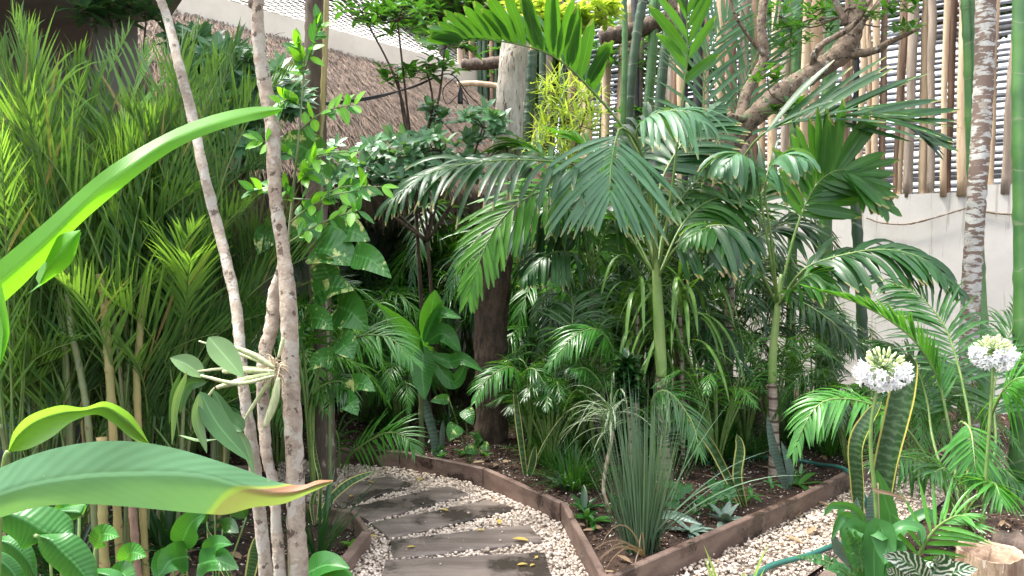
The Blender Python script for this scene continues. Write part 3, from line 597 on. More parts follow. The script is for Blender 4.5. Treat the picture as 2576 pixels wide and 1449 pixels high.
# ------------------------------------------------------------------ PALMS
c0=(1652,705,5.35)
t=pa=thing('feather_palm','central feather palm with a pale green crownshaft and banded trunk','palm',down(1672,1205,5.4))
mb=MB(); tube(mb,[down(1672,1205,5.4,-.03),D(1672,1150,5.4),D(1668,1050,5.4),D(1665,945,5.4)],[.05,.038,.036,.036],12,n=60,rough=.04); mb.build('trunk',MT['ringed_trunk'],pa)
mb=MB(); tube(mb,cv([(1665,948,5.4),(1662,900,5.4),(1657,800,5.38),(1652,700,5.35),(1645,620,5.3)]),[.036,.040,.038,.030,.012],12,n=30,rough=.01); mb.build('crownshaft',MT['shaft'],pa)
FR=[ # pts,L,W,mat,kw
 ([c0,(1648,560,5.3),(1622,420,5.3),(1560,310,5.25),(1500,240,5.2),(1440,178,5.1),(1380,135,5.0),(1290,108,4.9),(1190,100,4.8),(1130,112,4.75)],.42,.088,'palm_leaf',dict(t0=.46,n=24,ang=60,elev=52,droop=.12,prof='palm',rr=.009,tip=1.,nseg=6)),
 ([c0,(1634,500,5.2),(1608,370,5.05),(1564,322,4.9),(1546,365,4.8),(1536,430,4.75),(1534,500,4.7)],.60,.034,'palm_blue',dict(t0=.6,n=19,ang=66,elev=-4,droop=.62,fold=.2,jit=.05,prof='palm',up=(0,-1,.5),rr=.009,tip=.8,nseg=7)),
 ([c0,(1640,470,5.2),(1600,340,5.0),(1640,292,4.9),(1710,278,4.8),(1765,305,4.7)],.42,.04,'palm_blue',dict(t0=.52,n=16,ang=60,elev=10,droop=1.3,prof='palm',up=(.1,-.5,1),tip=.7,nseg=7)),
 ([c0,(1655,500,5.4),(1690,400,5.5),(1750,320,5.6),(1800,270,5.7)],.42,.065,'palm_dark',dict(t0=.4,n=20,ang=55,elev=-15,droop=.3,prof='palm',up=(0,-.5,1))),
 ([c0,(1600,520,5.2),(1500,430,5.0),(1330,402,4.8),(1180,412,4.7),(1070,440,4.6),(990,500,4.5)],.46,.038,'palm_dark',dict(t0=.3,n=30,jit=.16,ang=55,elev=5,droop=.9,prof='palm',up=(0,-.45,1),tip=.8,nseg=7)),
 ([c0,(1560,560,5.4),(1450,475,5.3),(1340,490,5.1),(1255,560,5.0),(1205,660,4.9),(1180,745,4.85)],.40,.038,'palm_lit',dict(t0=.3,n=36,ang=50,elev=-5,droop=.35,prof='palm',up=(-.2,-1,.6),tip=.6)),
 ([c0,(1690,480,5.2),(1712,280,5.1),(1730,130,5.0),(1722,0,4.9),(1700,-100,4.8)],.36,.07,'palm_leaf',dict(t0=.5,n=9,ang=38,elev=15,droop=.15,jit=.2,prof='palm',up=(0,-1,.2))),
 ([c0,(1700,625,5.2),(1780,570,5.1),(1860,580,5.0),(1900,650,4.9)],.42,.058,'palm_dark',dict(t0=.25,n=22,ang=60,elev=-10,droop=1.3,prof='palm',up=(0,-.5,1),nseg=7)),
 ([c0,(1600,600,5.5),(1540,500,5.6),(1480,380,5.7),(1400,330,5.8)],.4,.05,'palm_lit',dict(t0=.3,n=26,ang=50,elev=20,droop=.4,prof='palm')),
 ([c0,(1720,560,5.5),(1800,500,5.6),(1900,500,5.6)],.4,.05,'palm_leaf',dict(t0=.3,n=20,ang=50,elev=0,droop=.8,prof='palm',up=(0,-.5,1))),
]
FR+=[([c0,(1620,560,5.6),(1560,470,5.8),(1470,440,5.9),(1380,470,5.9),(1320,540,5.8)],.42,.034,'palm_dark',dict(t0=.3,n=30,ang=52,droop=.7,prof='palm',up=(0,-.5,1))),
 ([c0,(1670,580,5.6),(1730,480,5.7),(1790,440,5.7),(1860,480,5.6)],.42,.036,'palm_leaf',dict(t0=.3,n=26,ang=55,droop=.9,prof='palm',up=(0,-.5,1))),
 ([c0,(1640,560,5.7),(1600,430,5.9),(1640,330,6.0),(1700,300,6.0)],.42,.05,'palm_dark',dict(t0=.4,n=20,ang=55,droop=.5,elev=10,prof='palm',up=(0,-.5,1)))]
for pts,L,W,m,kw in FR: frond(pa,pts,L,W,MT[m],**kw)
# palm B, dark behind the pale trunk
c0=(1490,700,6.0)
t=thing('feather_palm','dark glossy drooping palm between the thick pale tree and the central palm','palm',down(1500,1120,6.1))
mb=MB(); tube(mb,[down(1500,1120,6.1,-.03),D(1498,1000,6.1),D(1494,850,6.05),D(1490,690,6.0)],[.05,.04,.038,.025],10,n=40,rough=.04); mb.build('trunk',MT['ringed_trunk'],t)
for pts,L,W,m,kw in [
 ([c0,(1440,600,5.9),(1360,555,5.8),(1270,565,5.7),(1205,620,5.6)],.42,.05,'palm_dark',dict(t0=.2,n=26,ang=58,elev=-5,droop=1.5,prof='palm',up=(0,-.4,1),nseg=7)),
 ([c0,(1460,570,5.8),(1420,520,5.6),(1370,530,5.5)],.42,.05,'palm_dark',dict(t0=.3,n=18,ang=58,elev=-5,droop=1.5,prof='palm',up=(0,-.6,1),nseg=7)),
 ([c0,(1520,590,6),(1560,540,5.9),(1620,560,5.8)],.42,.05,'palm_leaf',dict(t0=.2,n=18,ang=55,droop=1.2,prof='palm',up=(0,-.4,1),nseg=7)),
 ([c0,(1470,560,6.1),(1400,430,6.2),(1320,370,6.3),(1240,380,6.3)],.42,.05,'palm_leaf',dict(t0=.3,n=24,ang=52,elev=20,droop=.5,prof='palm')),
 ([c0,(1500,560,6.2),(1530,440,6.4),(1600,390,6.5)],.4,.045,'areca_leaf',dict(t0=.3,n=22,ang=52,elev=20,droop=.5,prof='palm')),
 ([c0,(1450,640,5.8),(1380,640,5.6),(1320,700,5.5)],.36,.045,'palm_dark',dict(t0=.25,n=18,ang=58,droop=1.4,prof='palm',up=(0,-.4,1),nseg=7)),
]: frond(t,pts,L,W,MT[m],**kw)
# palm C right
c0=(1957,770,5.4)
t=thing('feather_palm','right hand feather palm with broad leaflets in front of the white wall','palm',down(1950,1195,5.45))
mb=MB(); tube(mb,[down(1950,1195,5.45,-.03),D(1948,1100,5.45),D(1943,960,5.45)],[.05,.033,.030],10,n=50,rough=.04); mb.build('trunk',MT['ringed_trunk'],t)
mb=MB(); tube(mb,cv([(1943,965,5.45),(1945,880,5.42),(1955,780,5.4),(1965,690,5.4)]),[.030,.028,.024,.012],10,n=24); mb.build('crownshaft',MT['shaft'],t)
for pts,L,W,m,kw in [
 ([c0,(1985,640,5.4),(2012,550,5.4),(2043,480,5.4),(2080,440,5.38),(2120,428,5.36),(2165,455,5.34),(2225,520,5.3)],.46,.085,'palm_leaf',dict(t0=.3,n=26,ang=62,elev=5,droop=.1,prof='palm',up=(.35,-1,.2),tip=.55)),
 ([c0,(2020,680,5.3),(2120,642,5.2),(2230,628,5.1),(2330,655,5.0),(2410,730,4.9)],.42,.06,'palm_dark',dict(t0=.22,n=26,ang=55,elev=5,droop=.95,prof='palm',up=(0,-.5,1),nseg=7)),
 ([c0,(1930,600,5.3),(1900,440,5.2),(1862,388,5.1),(1815,420,5.0)],.36,.06,'palm_blue',dict(t0=.5,n=14,ang=60,droop=1.5,prof='palm',up=(0,-.4,1),nseg=7)),
 ([c0,(1940,600,5.2),(1925,470,5.1),(1960,395,5.0),(2020,400,4.9)],.34,.06,'palm_blue',dict(t0=.5,n=14,ang=60,droop=1.4,prof='palm',up=(0,-.4,1),nseg=7)),
 ([c0,(1900,660,5.3),(1850,600,5.2),(1790,570,5.1),(1730,600,5.0)],.36,.05,'palm_leaf',dict(t0=.3,n=20,ang=58,droop=.9,prof='palm',up=(0,-.4,1))),
 ([c0,(1910,690,5.4),(1860,650,5.4),(1800,690,5.3)],.3,.04,'areca_leaf',dict(t0=.3,n=20,ang=58,droop=.9,prof='palm',up=(0,-.4,1))),
 ([c0,(1990,730,5.2),(2040,690,5.1),(2090,720,5.0)],.3,.045,'palm_leaf',dict(t0=.3,n=18,ang=58,droop=.9,prof='palm',up=(0,-.4,1))),
]: frond(t,pts,L,W,MT[m],**kw)
# palm D behind
c0=(1840,640,6.2)
t=thing('feather_palm','palm behind whose long stiff frond reaches right across the stick fence','palm',down(1830,1120,6.5))
mb=MB(); tube(mb,[down(1830,1120,6.5,-.03),D(1832,900,6.4),D(1840,620,6.2)],[.05,.04,.03],10,n=40,rough=.04); mb.build('trunk',MT['ringed_trunk'],t)
for pts,L,W,m,kw in [
 ([c0,(1850,450,5.9),(1910,345,5.7),(1990,308,5.6),(2100,292,5.5),(2240,300,5.4),(2330,350,5.3)],.74,.062,'palm_dark',dict(t0=.36,n=20,ang=42,elev=18,droop=.1,prof='palm',up=(0,-.75,1),tip=.55,fold=.25,jit=.13)),
 ([c0,(1830,440,6.8),(1860,250,7.0),(1920,110,7.0),(1990,10,7.0)],.62,.035,'palm_blue',dict(t0=.35,n=26,ang=45,elev=5,droop=.05,up=(0,-1,.3))),
 ([c0,(1800,450,6.7),(1770,280,6.9),(1790,120,6.9),(1860,0,6.9)],.6,.04,'palm_blue',dict(t0=.4,n=22,ang=50,elev=5,droop=.15,up=(0,-1,.3))),
 ([c0,(1880,540,6.0),(1960,440,5.9),(2060,400,5.8)],.5,.045,'palm_dark',dict(t0=.3,n=20,ang=50,elev=15,droop=.3,up=(0,-.5,1))),
 ([c0,(1790,520,6.1),(1720,480,6.0),(1640,520,5.9)],.45,.04,'palm_leaf',dict(t0=.3,n=22,ang=50,elev=5,droop=.7,up=(0,-.5,1))),
 ([c0,(1900,600,6.0),(1990,560,5.9),(2060,600,5.8)],.45,.04,'palm_dark',dict(t0=.3,n=22,ang=50,elev=5,droop=.9,up=(0,-.5,1))),
]: frond(t,pts,L,W,MT[m],**kw)
# areca palm, right foreground
t=thing('areca_palm','areca palm at the right with one long yellow green frond arching left','palm',down(2430,1290,4.4))
b=lambda: down(2430+random.uniform(-25,25),1290,4.4+random.uniform(-.1,.1))
for pts,L,W,m,kw in [
 ([b(),D(2400,1150,4.5),D(2383,1055,4.55),D(2358,950,4.6),D(2303,860,4.6),D(2228,800,4.6),D(2138,755,4.6),D(2028,722,4.6)],.22,.018,'areca_bright',dict(t0=.36,n=62,ang=35,elev=40,droop=.1,jit=.05)),
 ([b(),D(2440,1100,4.5),D(2428,1000,4.6),D(2405,900,4.7),D(2370,810,4.8),D(2300,735,4.9),D(2200,700,5.0)],.42,.02,'areca_leaf',dict(t0=.4,n=46,ang=58,elev=0,droop=.5,up=(-.2,-.7,1))),
 ([b(),D(2368,1215,4.3),D(2278,1075,4.2),D(2198,1020,4.15),D(2103,1003,4.1),D(2043,1035,4.05),D(1995,1140,4.0)],.30,.024,'areca_bright',dict(t0=.35,n=44,ang=58,elev=-5,droop=.7,up=(-.1,-.5,1))),
 ([b(),D(2425,1150,4.3),D(2415,1065,4.2),D(2440,1080,4.1),D(2450,1140,4.0),D(2455,1210,3.95)],.28,.02,'areca_bright',dict(t0=.55,n=30,ang=60,droop=.5,up=(0,-1,.5))),
 ([b(),D(2470,1120,4.3),D(2520,990,4.1),D(2576,950,4.0),D(2640,1000,3.9)],.42,.026,'areca_bright',dict(t0=.45,n=34,ang=60,droop=.8,up=(-.2,-.5,1))),
 ([b(),D(2360,1200,4.2),D(2280,1150,4.1),D(2200,1170,4.0)],.3,.02,'areca_leaf',dict(t0=.35,n=30,ang=55,droop=.5,up=(0,-.5,1))),
 ([b(),D(2480,1200,4.3),D(2520,1180,4.1),D(2570,1220,4.0)],.3,.02,'areca_leaf',dict(t0=.35,n=30,ang=55,droop=.5,up=(0,-.5,1))),
 ([b(),D(2400,1230,4.1),D(2380,1180,3.9),D(2345,1190,3.8)],.26,.018,'areca_leaf',dict(t0=.35,n=30,ang=55,droop=.5,up=(0,-.7,1))),
 ([b(),D(2470,1240,4.1),D(2500,1215,3.9),D(2520,1260,3.8)],.26,.018,'areca_bright',dict(t0=.35,n=30,ang=55,droop=.5,up=(0,-.7,1))),
 ([b(),D(2500,1150,4.6),D(2500,980,4.8),D(2540,840,5.0),D(2600,760,5.1)],.42,.022,'areca_leaf',dict(t0=.4,n=40,ang=55,droop=.5,up=(0,-.5,1))),
 ([b(),D(2350,1120,4.7),D(2330,1000,4.9),D(2290,900,5.0),D(2210,860,5.1)],.36,.02,'areca_leaf',dict(t0=.4,n=40,ang=55,droop=.6,up=(0,-.5,1))),
]:
    mb=MB(); frond_mb(mb,np.array(pts),L,W,**kw); mb.build('frond',[MT[m],MT['rachis']],t)
# individual smaller palms / fronds in view
def smallpalm(label,base,fr,name='young_palm'):
    t=thing(name,label,'palm',base)
    for pts,L,W,m,kw in fr:
        mb=MB(); frond_mb(mb,np.vstack([[base],cv(pts)]),L,W,**kw); mb.build('frond',[MT[m],MT['rachis']],t)
K=lambda **k: dict(dict(t0=.35,n=34,ang=58,droop=.6,up=(0,-.5,1)),**k)
smallpalm('young palm with two drooping fronds in front of the dark tree foot',down(1330,1130,5.6),[
 ([(1330,1020,5.5),(1305,940,5.4),(1270,925,5.3),(1220,960,5.2),(1195,1010,5.1)],.22,.016,'areca_bright',K()),
 ([(1335,1030,5.5),(1320,945,5.4),(1345,930,5.3),(1385,990,5.2)],.22,.016,'areca_leaf',K()),
 ([(1340,1060,5.6),(1360,1000,5.5),(1400,1010,5.4)],.2,.014,'areca_leaf',K())])
smallpalm('bright fine leaved palm between the dark tree and the central palm',down(1500,1120,5.7),[
 ([(1540,960,5.6),(1542,880,5.5),(1500,828,5.4),(1440,850,5.3),(1385,915,5.2)],.3,.02,'areca_bright',K(n=40)),
 ([(1480,960,5.7),(1470,850,5.7),(1490,740,5.8),(1540,690,5.8)],.34,.018,'areca_leaf',K(n=40)),
 ([(1470,960,5.6),(1440,850,5.5),(1440,760,5.5),(1400,720,5.4)],.3,.018,'areca_leaf',K(n=40)),
 ([(1520,1000,5.4),(1480,930,5.3),(1440,930,5.2)],.24,.016,'areca_leaf',K())])
smallpalm('low palm frond hanging over the far corner of the gravel',down(852,1170,5.5),[
 ([(880,1145,5.3),(930,1108,5.2),(980,1088,5.1),(1020,1100,5.0),(1046,1135,4.95)],.27,.022,'areca_bright',K(t0=.15,n=26,droop=.3,up=(-.1,-.8,1))),
 ([(850,1100,5.4),(820,1060,5.3),(780,1070,5.2)],.24,.02,'areca_leaf',K(t0=.2,n=24))])
smallpalm('palm with bright arching fronds just right of the twin trunk tree',down(790,1140,4.6),[
 ([(790,1000,4.5),(830,890,4.4),(900,848,4.3),(980,850,4.2),(1040,910,4.1)],.30,.02,'areca_bright',K(n=36,droop=.5)),
 ([(770,950,4.5),(760,830,4.4),(800,730,4.3),(880,710,4.2)],.3,.018,'areca_leaf',K(n=36,droop=.5)),
 ([(780,1050,4.4),(800,980,4.3),(860,960,4.2),(890,1010,4.1)],.24,.016,'areca_leaf',K(droop=.7)),
 ([(760,950,4.6),(720,850,4.6),(650,800,4.6),(590,830,4.6)],.3,.018,'areca_bright',K(n=36))])
smallpalm('shaded palm with a broad round frond left of the thin trunk crossing',down(560,1120,4.9),[
 ([(560,900,5),(560,740,5),(545,600,5),(570,590,4.9),(600,620,4.8)],.36,.022,'palm_blue',K(t0=.55,n=26,ang=65,up=(0,-1,.4))),
 ([(540,950,4.8),(500,850,4.7),(460,830,4.6),(410,880,4.5)],.36,.02,'areca_bright',K(n=40,droop=.5)),
 ([(560,950,4.8),(580,820,4.7),(640,760,4.6),(700,780,4.6)],.3,.02,'areca_leaf',K(n=36)),
 ([(520,1000,4.7),(480,930,4.6),(430,950,4.4)],.3,.02,'areca_bright',K(n=36)),
 ([(560,900,4.9),(500,760,4.9),(440,700,4.9),(380,760,4.8)],.34,.02,'areca_leaf',K(n=36)),
 ([(590,1000,4.7),(630,930,4.6),(690,960,4.5)],.26,.018,'areca_bright',K(n=30)),
 ([(560,1060,4.4),(540,1010,4.3),(600,1050,4.2)],.3,.018,'areca_leaf',K(n=30))])
smallpalm('thin fronds fanning over the base of the central palm',down(1640,1230,4.9),[
 ([(1645,1120,4.9),(1640,1010,4.8),(1680,985,4.7),(1740,1060,4.6),(1760,1140,4.5)],.3,.016,'areca_leaf',K(n=36)),
 ([(1660,1130,4.9),(1690,1060,4.9),(1740,1050,4.8)],.26,.014,'palm_dark',K(n=30))])

# generic understory palms: three sources, copied
def make_understory(label,base,n,h,L,W,mat,seed):
    r=random.Random(seed); t=thing('understory_palm',label,'palm',base,'understory palms filling the beds')
    b0=np.array(base)
    for k in range(n):
        a=r.uniform(0,6.28); sp=r.uniform(.25,.75)*h*.55; hh=h*r.uniform(.55,1.); c=b0+np.array((math.cos(a),math.sin(a),0))*.06
        d=np.array((math.cos(a),math.sin(a),0))
        pts=[c,c+d*sp*.25+np.array((0,0,hh*.45)),c+d*sp*.6+np.array((0,0,hh*.85)),c+d*sp*1.1+np.array((0,0,hh)),c+d*sp*1.7+np.array((0,0,hh*.86)),c+d*sp*2.1+np.array((0,0,hh*.62))]
        mb=MB(); frond_mb(mb,np.array(pts),L*r.uniform(.8,1.1),W,n=28,t0=.38,ang=58,droop=.6,elev=8,nseg=4,jit=.12); mb.build('frond',[MT[mat],MT['rachis']],t)
    return t
srcs=[]
UL=[# x,y(ground disp),h,label,srcidx
 (1410,7.8,2,1.1,'tall dark palm right beside the thick pale tree'),
 (1590,6.9,2,1.0,'tall dark palm left of the central palm trunk'),
 (1780,7.3,2,1.15,'tall dark palm in front of the stick fence between the two feather palms'),
 (1215,8.3,3,1.5,'brighter palm behind the thick pale tree to its left'),
 (1450,7.8,3,1.6,'palm with a sunlit glow in its leaf colour between the pale tree and the central palm'),
 (690,5.6,3,.95,'fine leaved palm directly behind the twin trunks'),
 (1040,7.6,0,1.0,'dark palm in the shade left of the dark tree foot'),
 (900,7.0,1,1.0,'shaded palm behind the variegated climber'),
 (660,6.2,0,.95,'shaded palm seen between the thin trunk and the twin trunks'),
 (480,6.0,1,1.0,'shaded palm behind the bamboo palm canes'),
 (1130,8.2,2,1.15,'tall shaded palm under the thatch eave'),
 (1400,7.2,1,1.05,'palm behind the thick dark tree foot on its right'),
 (1580,7.0,0,1.05,'palm directly behind the central palm trunk'),
 (1760,6.9,2,.8,'palm between the central palm and the right hand palm'),
 
 (2050,6.9,0,.75,'palm against the white wall left of the bamboo'),
 
 (2350,6.2,1,.55,'low palm at the foot of the spotted trunk'),
 
 (1300,8.6,2,1.2,'tall palm behind the thick pale tree'),
 (780,8.0,2,1.1,'palm in the dark behind the wooden post'),
 
 (1690,8.0,0,1.2,'tall palm behind the dark leaning trunk foot'),
 (300,5.4,1,1.0,'shaded palm behind the yellow canes'),
 (90,5.2,2,1.0,'dark palm at the far left by the blue tarp'),
 (1010,6.5,1,.6,'low dark palm behind the broad leaved plant'),
 (2150,5.6,0,.55,'low palm beside the kerb end of the right path'),
 (2330,5.2,1,.62,'leafy low palm behind the tall dark snake plant')]
for i,(x,d,si,sc,lab) in enumerate(UL):
    c=D(x,800,d); loc=(c[0],c[1],0)
    if si>=0 and len([s for s in srcs if s[0]==si])==0:
        o=make_understory(lab,loc,[15,17,18,16][si],[1.35,1.2,1.75,1.2][si],[.34,.30,.40,.30][si],[.022,.020,.03,.02][si],['areca_leaf','areca_bright','palm_dark','palm_lit'][si],si+3)
        o.scale=(sc,sc,sc); srcs.append((si,o))
    else:
        o=[s[1] for s in srcs if s[0]==si][0]; copy_tree(o,loc,random.uniform(0,6.28),sc,lab)

# low feathery plants and ferns in the bed
def tuft(name,label,cat,base,n,L,W,mat,droop=.5,elev=(35,85),prof='grass',group=None,fold=.3,nseg=7,spread=.03,part='foliage'):
    t=thing(name,label,cat,base,group); mb=MB(); a=rng.uniform(0,6.28,n); e=R(1)*rng.uniform(*elev,n)
    d=np.c_[np.cos(a)*np.cos(e),np.sin(a)*np.cos(e),np.sin(e)]; P=np.array(base)+np.c_[np.cos(a),np.sin(a),np.zeros(n)]*rng.uniform(0,spread,n)[:,None]
    nr=nz(np.c_[-np.cos(a)*np.sin(e),-np.sin(a)*np.sin(e),np.cos(e)])
    leaves(mb,P,d,nr,L*rng.uniform(.6,1.05,n),W*rng.uniform(.7,1.1,n),droop*rng.uniform(.4,1.5,n),fold,prof,nseg); mb.build(part,MT[mat],t); return t
for (x,d,n,L,lab) in [(1400,5.6,260,.42,'feathery green clump right of the yellow edged snake plant'),(1440,5.1,200,.36,'fine leaved clump behind the small snake plant'),(1800,5.7,300,.45,'wiry bright green clump behind the twin striped leaves'),(1840,6.2,240,.55,'grassy clump behind the right hand snake plant'),(1380,6.4,240,.5,'shaded grassy clump beside the dark tree foot'),(2010,6.2,220,.5,'grassy clump at the foot of the right hand palm'),(1600,6.2,240,.6,'shaded grassy clump behind the central palm'),(980,6.6,180,.4,'dark low clump in the shade by the far edging board'),(2100,5.9,180,.4,'low clump beyond the green hose')]:
    c=D(x,800,d); tuft('grassy_clump',lab,'plant',(c[0],c[1],0),n,L,.011,'areca_leaf',.45,(30,88),'fine',spread=.12)
def fern(label,base,n,h,L,mat='areca_leaf'):
    t=thing('fine_palm',label,'palm',base)
    for k in range(n):
        a=k*2.4+random.random(); d=np.array((math.cos(a),math.sin(a),0)); hh=h*random.uniform(.6,1); sp=h*.35; b_=np.array(base)
        mb=MB(); frond_mb(mb,np.array([b_,b_+d*sp*.3+(0,0,hh*.5),b_+d*sp*.9+(0,0,hh),b_+d*sp*1.7+(0,0,hh*.9)]),L,.011,n=22,t0=.45,ang=50,droop=.4,nseg=4); mb.build('frond',[MT[mat],MT['rachis']],t)
for (x,d,n,h,lab) in [(1385,5.5,12,.75,'delicate small palm beside the yellow edged snake plant'),(1450,5.8,12,.9,'delicate small palm left of the dark compact plant'),(1810,5.5,14,.9,'delicate small palm behind the leaning striped leaf'),(1880,5.9,12,.85,'delicate small palm by the right hand palm trunk'),(1340,5.9,9,.6,'delicate small palm at the foot of the dark tree'),(1950,6.1,12,.9,'delicate small palm behind the right hand palm trunk')]:
    c=D(x,800,d); fern(lab,(c[0],c[1],0),n,h,.17,'areca_bright' if x%20==10 else 'areca_leaf')

# ------------------------------------------------------------------ bamboo palms at the left
def bamboopalm(label,x,d,n,hmin,hmax,culms,seed,mat='bamboo_leaf',L=.36,W=.014,zlo=.35,zhi=1.55):
    r=random.Random(seed); c=D(x,800,d); t=thing('bamboo_palm',label,'palm',(c[0],c[1],0),'bamboo palms in the left bed')
    cl=[]
    for k in range(culms):
        a=r.uniform(0,6.28); q=r.uniform(.03,.26); b=np.array((c[0]+math.cos(a)*q,c[1]+math.sin(a)*q*.7,-.03)); top=b+np.array((math.cos(a)*.22*r.random(),math.sin(a)*.2*r.random(),r.uniform(.7,1.5)))
        mb=MB(); S=spline([b,(b+top)/2+(r.uniform(-.04,.04),0,0),top],49); rr=np.ones(49); rr[::7]=1.14; rr[1::7]=1.0; cl.append(S)
        tube(mb,S,r.uniform(.009,.016)*rr*np.linspace(1,.6,49),8,smoothp=False); mb.build('cane',MT[r.choice(['cane','cane_green','cane_green','cane_green'])],t)
    for k in range(n):
        S=cl[k%len(cl)]; b=S[r.randint(18,48)].copy(); a=r.uniform(0,6.28); u=r.random(); top=r.uniform(.35,.75) if u<.45 else max(r.uniform(hmin,hmax)-b[2],.4); sp=r.uniform(.12,.5)*(1.25 if u<.45 else 1); 
        dv=np.array((math.cos(a),math.sin(a)*.8,0)); z=lambda f: np.array((0,0,f)); e=r.uniform(.8,1.05)
        pts=[b,b+dv*sp*.22+z(top*.36),b+dv*sp*.5+z(top*.68),b+dv*sp*.85+z(top*.9),b+dv*sp*1.2+z(top*1.02)]
        mb=MB(); frond_mb(mb,np.array(pts),L*r.uniform(.65,1.1),W*r.uniform(.7,1.1),n=21,t0=.22,ang=42,elev=26,droop=r.uniform(.0,.35),nseg=5,jit=.13,rr=.004,tip=.75,bias=.28); mb.build('frond',[MT[r.choice(mat)],MT['rachis']],t)
    return t
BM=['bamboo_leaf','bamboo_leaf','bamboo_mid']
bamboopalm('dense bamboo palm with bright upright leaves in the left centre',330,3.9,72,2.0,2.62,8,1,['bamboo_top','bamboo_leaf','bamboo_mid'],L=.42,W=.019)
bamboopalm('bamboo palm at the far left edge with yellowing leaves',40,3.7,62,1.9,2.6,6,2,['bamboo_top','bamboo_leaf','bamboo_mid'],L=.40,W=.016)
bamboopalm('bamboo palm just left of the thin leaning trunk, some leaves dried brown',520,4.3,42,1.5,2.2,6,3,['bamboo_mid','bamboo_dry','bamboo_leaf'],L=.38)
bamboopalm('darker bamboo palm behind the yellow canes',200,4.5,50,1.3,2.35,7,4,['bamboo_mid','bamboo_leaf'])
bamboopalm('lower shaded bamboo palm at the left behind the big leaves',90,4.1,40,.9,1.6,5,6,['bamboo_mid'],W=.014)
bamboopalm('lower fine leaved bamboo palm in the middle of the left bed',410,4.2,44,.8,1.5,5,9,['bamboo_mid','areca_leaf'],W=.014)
# yellow canes standing in front
for i,(pts,r,m,lab) in enumerate([([(250,690,3.6),(262,760,3.6),(268,850,3.6),(280,1010,3.6)],.018,'cane','yellow jointed cane left of the pair in the left bed'),([(362,700,3.7),(357,780,3.7),(350,870,3.7),(345,1000,3.7)],.016,'cane','yellow jointed cane right of the pair in the left bed'),([(172,740,3.6),(182,840,3.6),(205,950,3.6),(225,1100,3.6)],.015,'cane_green','grey green slanting cane left of the yellow canes'),([(315,780,3.8),(318,900,3.8),(320,1050,3.8)],.014,'cane_green','grey green cane between the two yellow canes'),
   ([(256,1100,3.5),(258,1250,3.5),(262,1400,3.5)],.02,'cane','short stout cane below the big leaf'),([(330,1250,3.4),(338,1330,3.4),(345,1420,3.4)],.016,'pole_brown','brown sheathed cane under the big leaf')]):
    P=cv(pts); P=np.vstack([P,[P[-1][0]+.02,P[-1][1],-.03]]); t=thing('bamboo_cane',lab,'cane',P[-1],'jointed canes in the left bed'); n=int(np.linalg.norm(P[0]-P[-1])/.14)+2; S=spline(P,n*6+1); rr=np.ones(len(S)); rr[::6]=1.16
    mb=MB(); tube(mb,S,r*rr,10,smoothp=False); mb.build('cane_stem',MT[m],t)
    P2=np.array([P[0]]); 

# ------------------------------------------------------------------ broadleaf shrubs and trees
def rosettes(mb,C,k,L,W,mat=0,prof='ell',droop=.25,elev=(-10,50),nseg=4,fold=.2,tilt=0):
    n=len(C); a=rng.uniform(0,6.28,(n,1))+np.arange(k)[None]*6.28/k+rng.normal(size=(n,k))*.3; e=R(1)*rng.uniform(*elev,(n,k))
    d=np.stack([np.cos(a)*np.cos(e),np.sin(a)*np.cos(e),np.sin(e)],-1).reshape(-1,3); nr=nz(np.stack([-np.cos(a)*np.sin(e),-np.sin(a)*np.sin(e),np.cos(e)],-1).reshape(-1,3))
    if tilt:
        tl=np.repeat(R(tilt)*rng.uniform(.3,1.4,n),k); cx,sx=np.cos(tl),np.sin(tl); rot=lambda q: np.c_[q[:,0],q[:,1]*cx-q[:,2]*sx,q[:,1]*sx+q[:,2]*cx]; d=rot(d); nr=rot(nr)
    P=np.repeat(C,k,0); leaves(mb,P,d,nr,L*rng.uniform(.6,1.15,n*k),W*rng.uniform(.7,1.1,n*k),droop,fold,prof,nseg,mat)
def blob(x,y,d,rx,ry,rz,n):
    c=D(x,y,d); v=nz(rng.normal(size=(n,3)))*rng.uniform(.35,1,(n,1))**.6; return c+v*np.array((px(rx,d)*2,ry,px(rz,d)*2))
def shrub(label,root,blobs,k,L,W,mat,name='leafy_shrub',cat='shrub',bark='bark_dark',tw=.006,tr=.02,**kw):
    t=thing(name,label,cat,root); root=np.array(root,float); allc=[]
    mb=MB(); wood=MB()
    hub=np.mean([D(*bl[:3]) for bl in blobs],0); hub=hub+(root-hub)*.3; tube(wood,[root,(root+hub)/2+rng.normal(size=3)*.03,hub],[tr,tr*.85,tr*.7],7,n=14,rough=.05)
    for bl in blobs:
        C=blob(*bl); cc=D(*bl[:3]); allc.append(C)
        tube(wood,[hub,(hub+cc)/2+rng.normal(size=3)*.05,cc],[tr*.6,tr*.5,tr*.3],7,n=14,rough=.08)
        for q in C[::3]: tube(wood,[cc,(cc+q)/2+rng.normal(size=3)*.03,q],[tr*.3,tw*.5],5,n=5)
    C=np.concatenate(allc); rosettes(mb,C,k,L,W,**kw)
    wood.build('branches',MT[bark],t); mb.build('crown',MT[mat],t); return t
shrub('umbrella leaved shrub with glossy rosettes in front of the thatch',down(1120,1000,7),[(1000,395,6.3,100,.4,55,26),(1110,380,6.2,100,.4,55,30),(1215,320,6.1,60,.3,45,20),(890,400,6.2,90,.3,50,20),(1180,420,6.3,60,.3,40,14),(900,445,6.1,90,.25,30,18),(1040,450,6.2,90,.25,30,18),(1090,290,6.3,40,.2,25,9)],8,.115,.052,'umbrella_leaf',elev=(0,60),tilt=45)
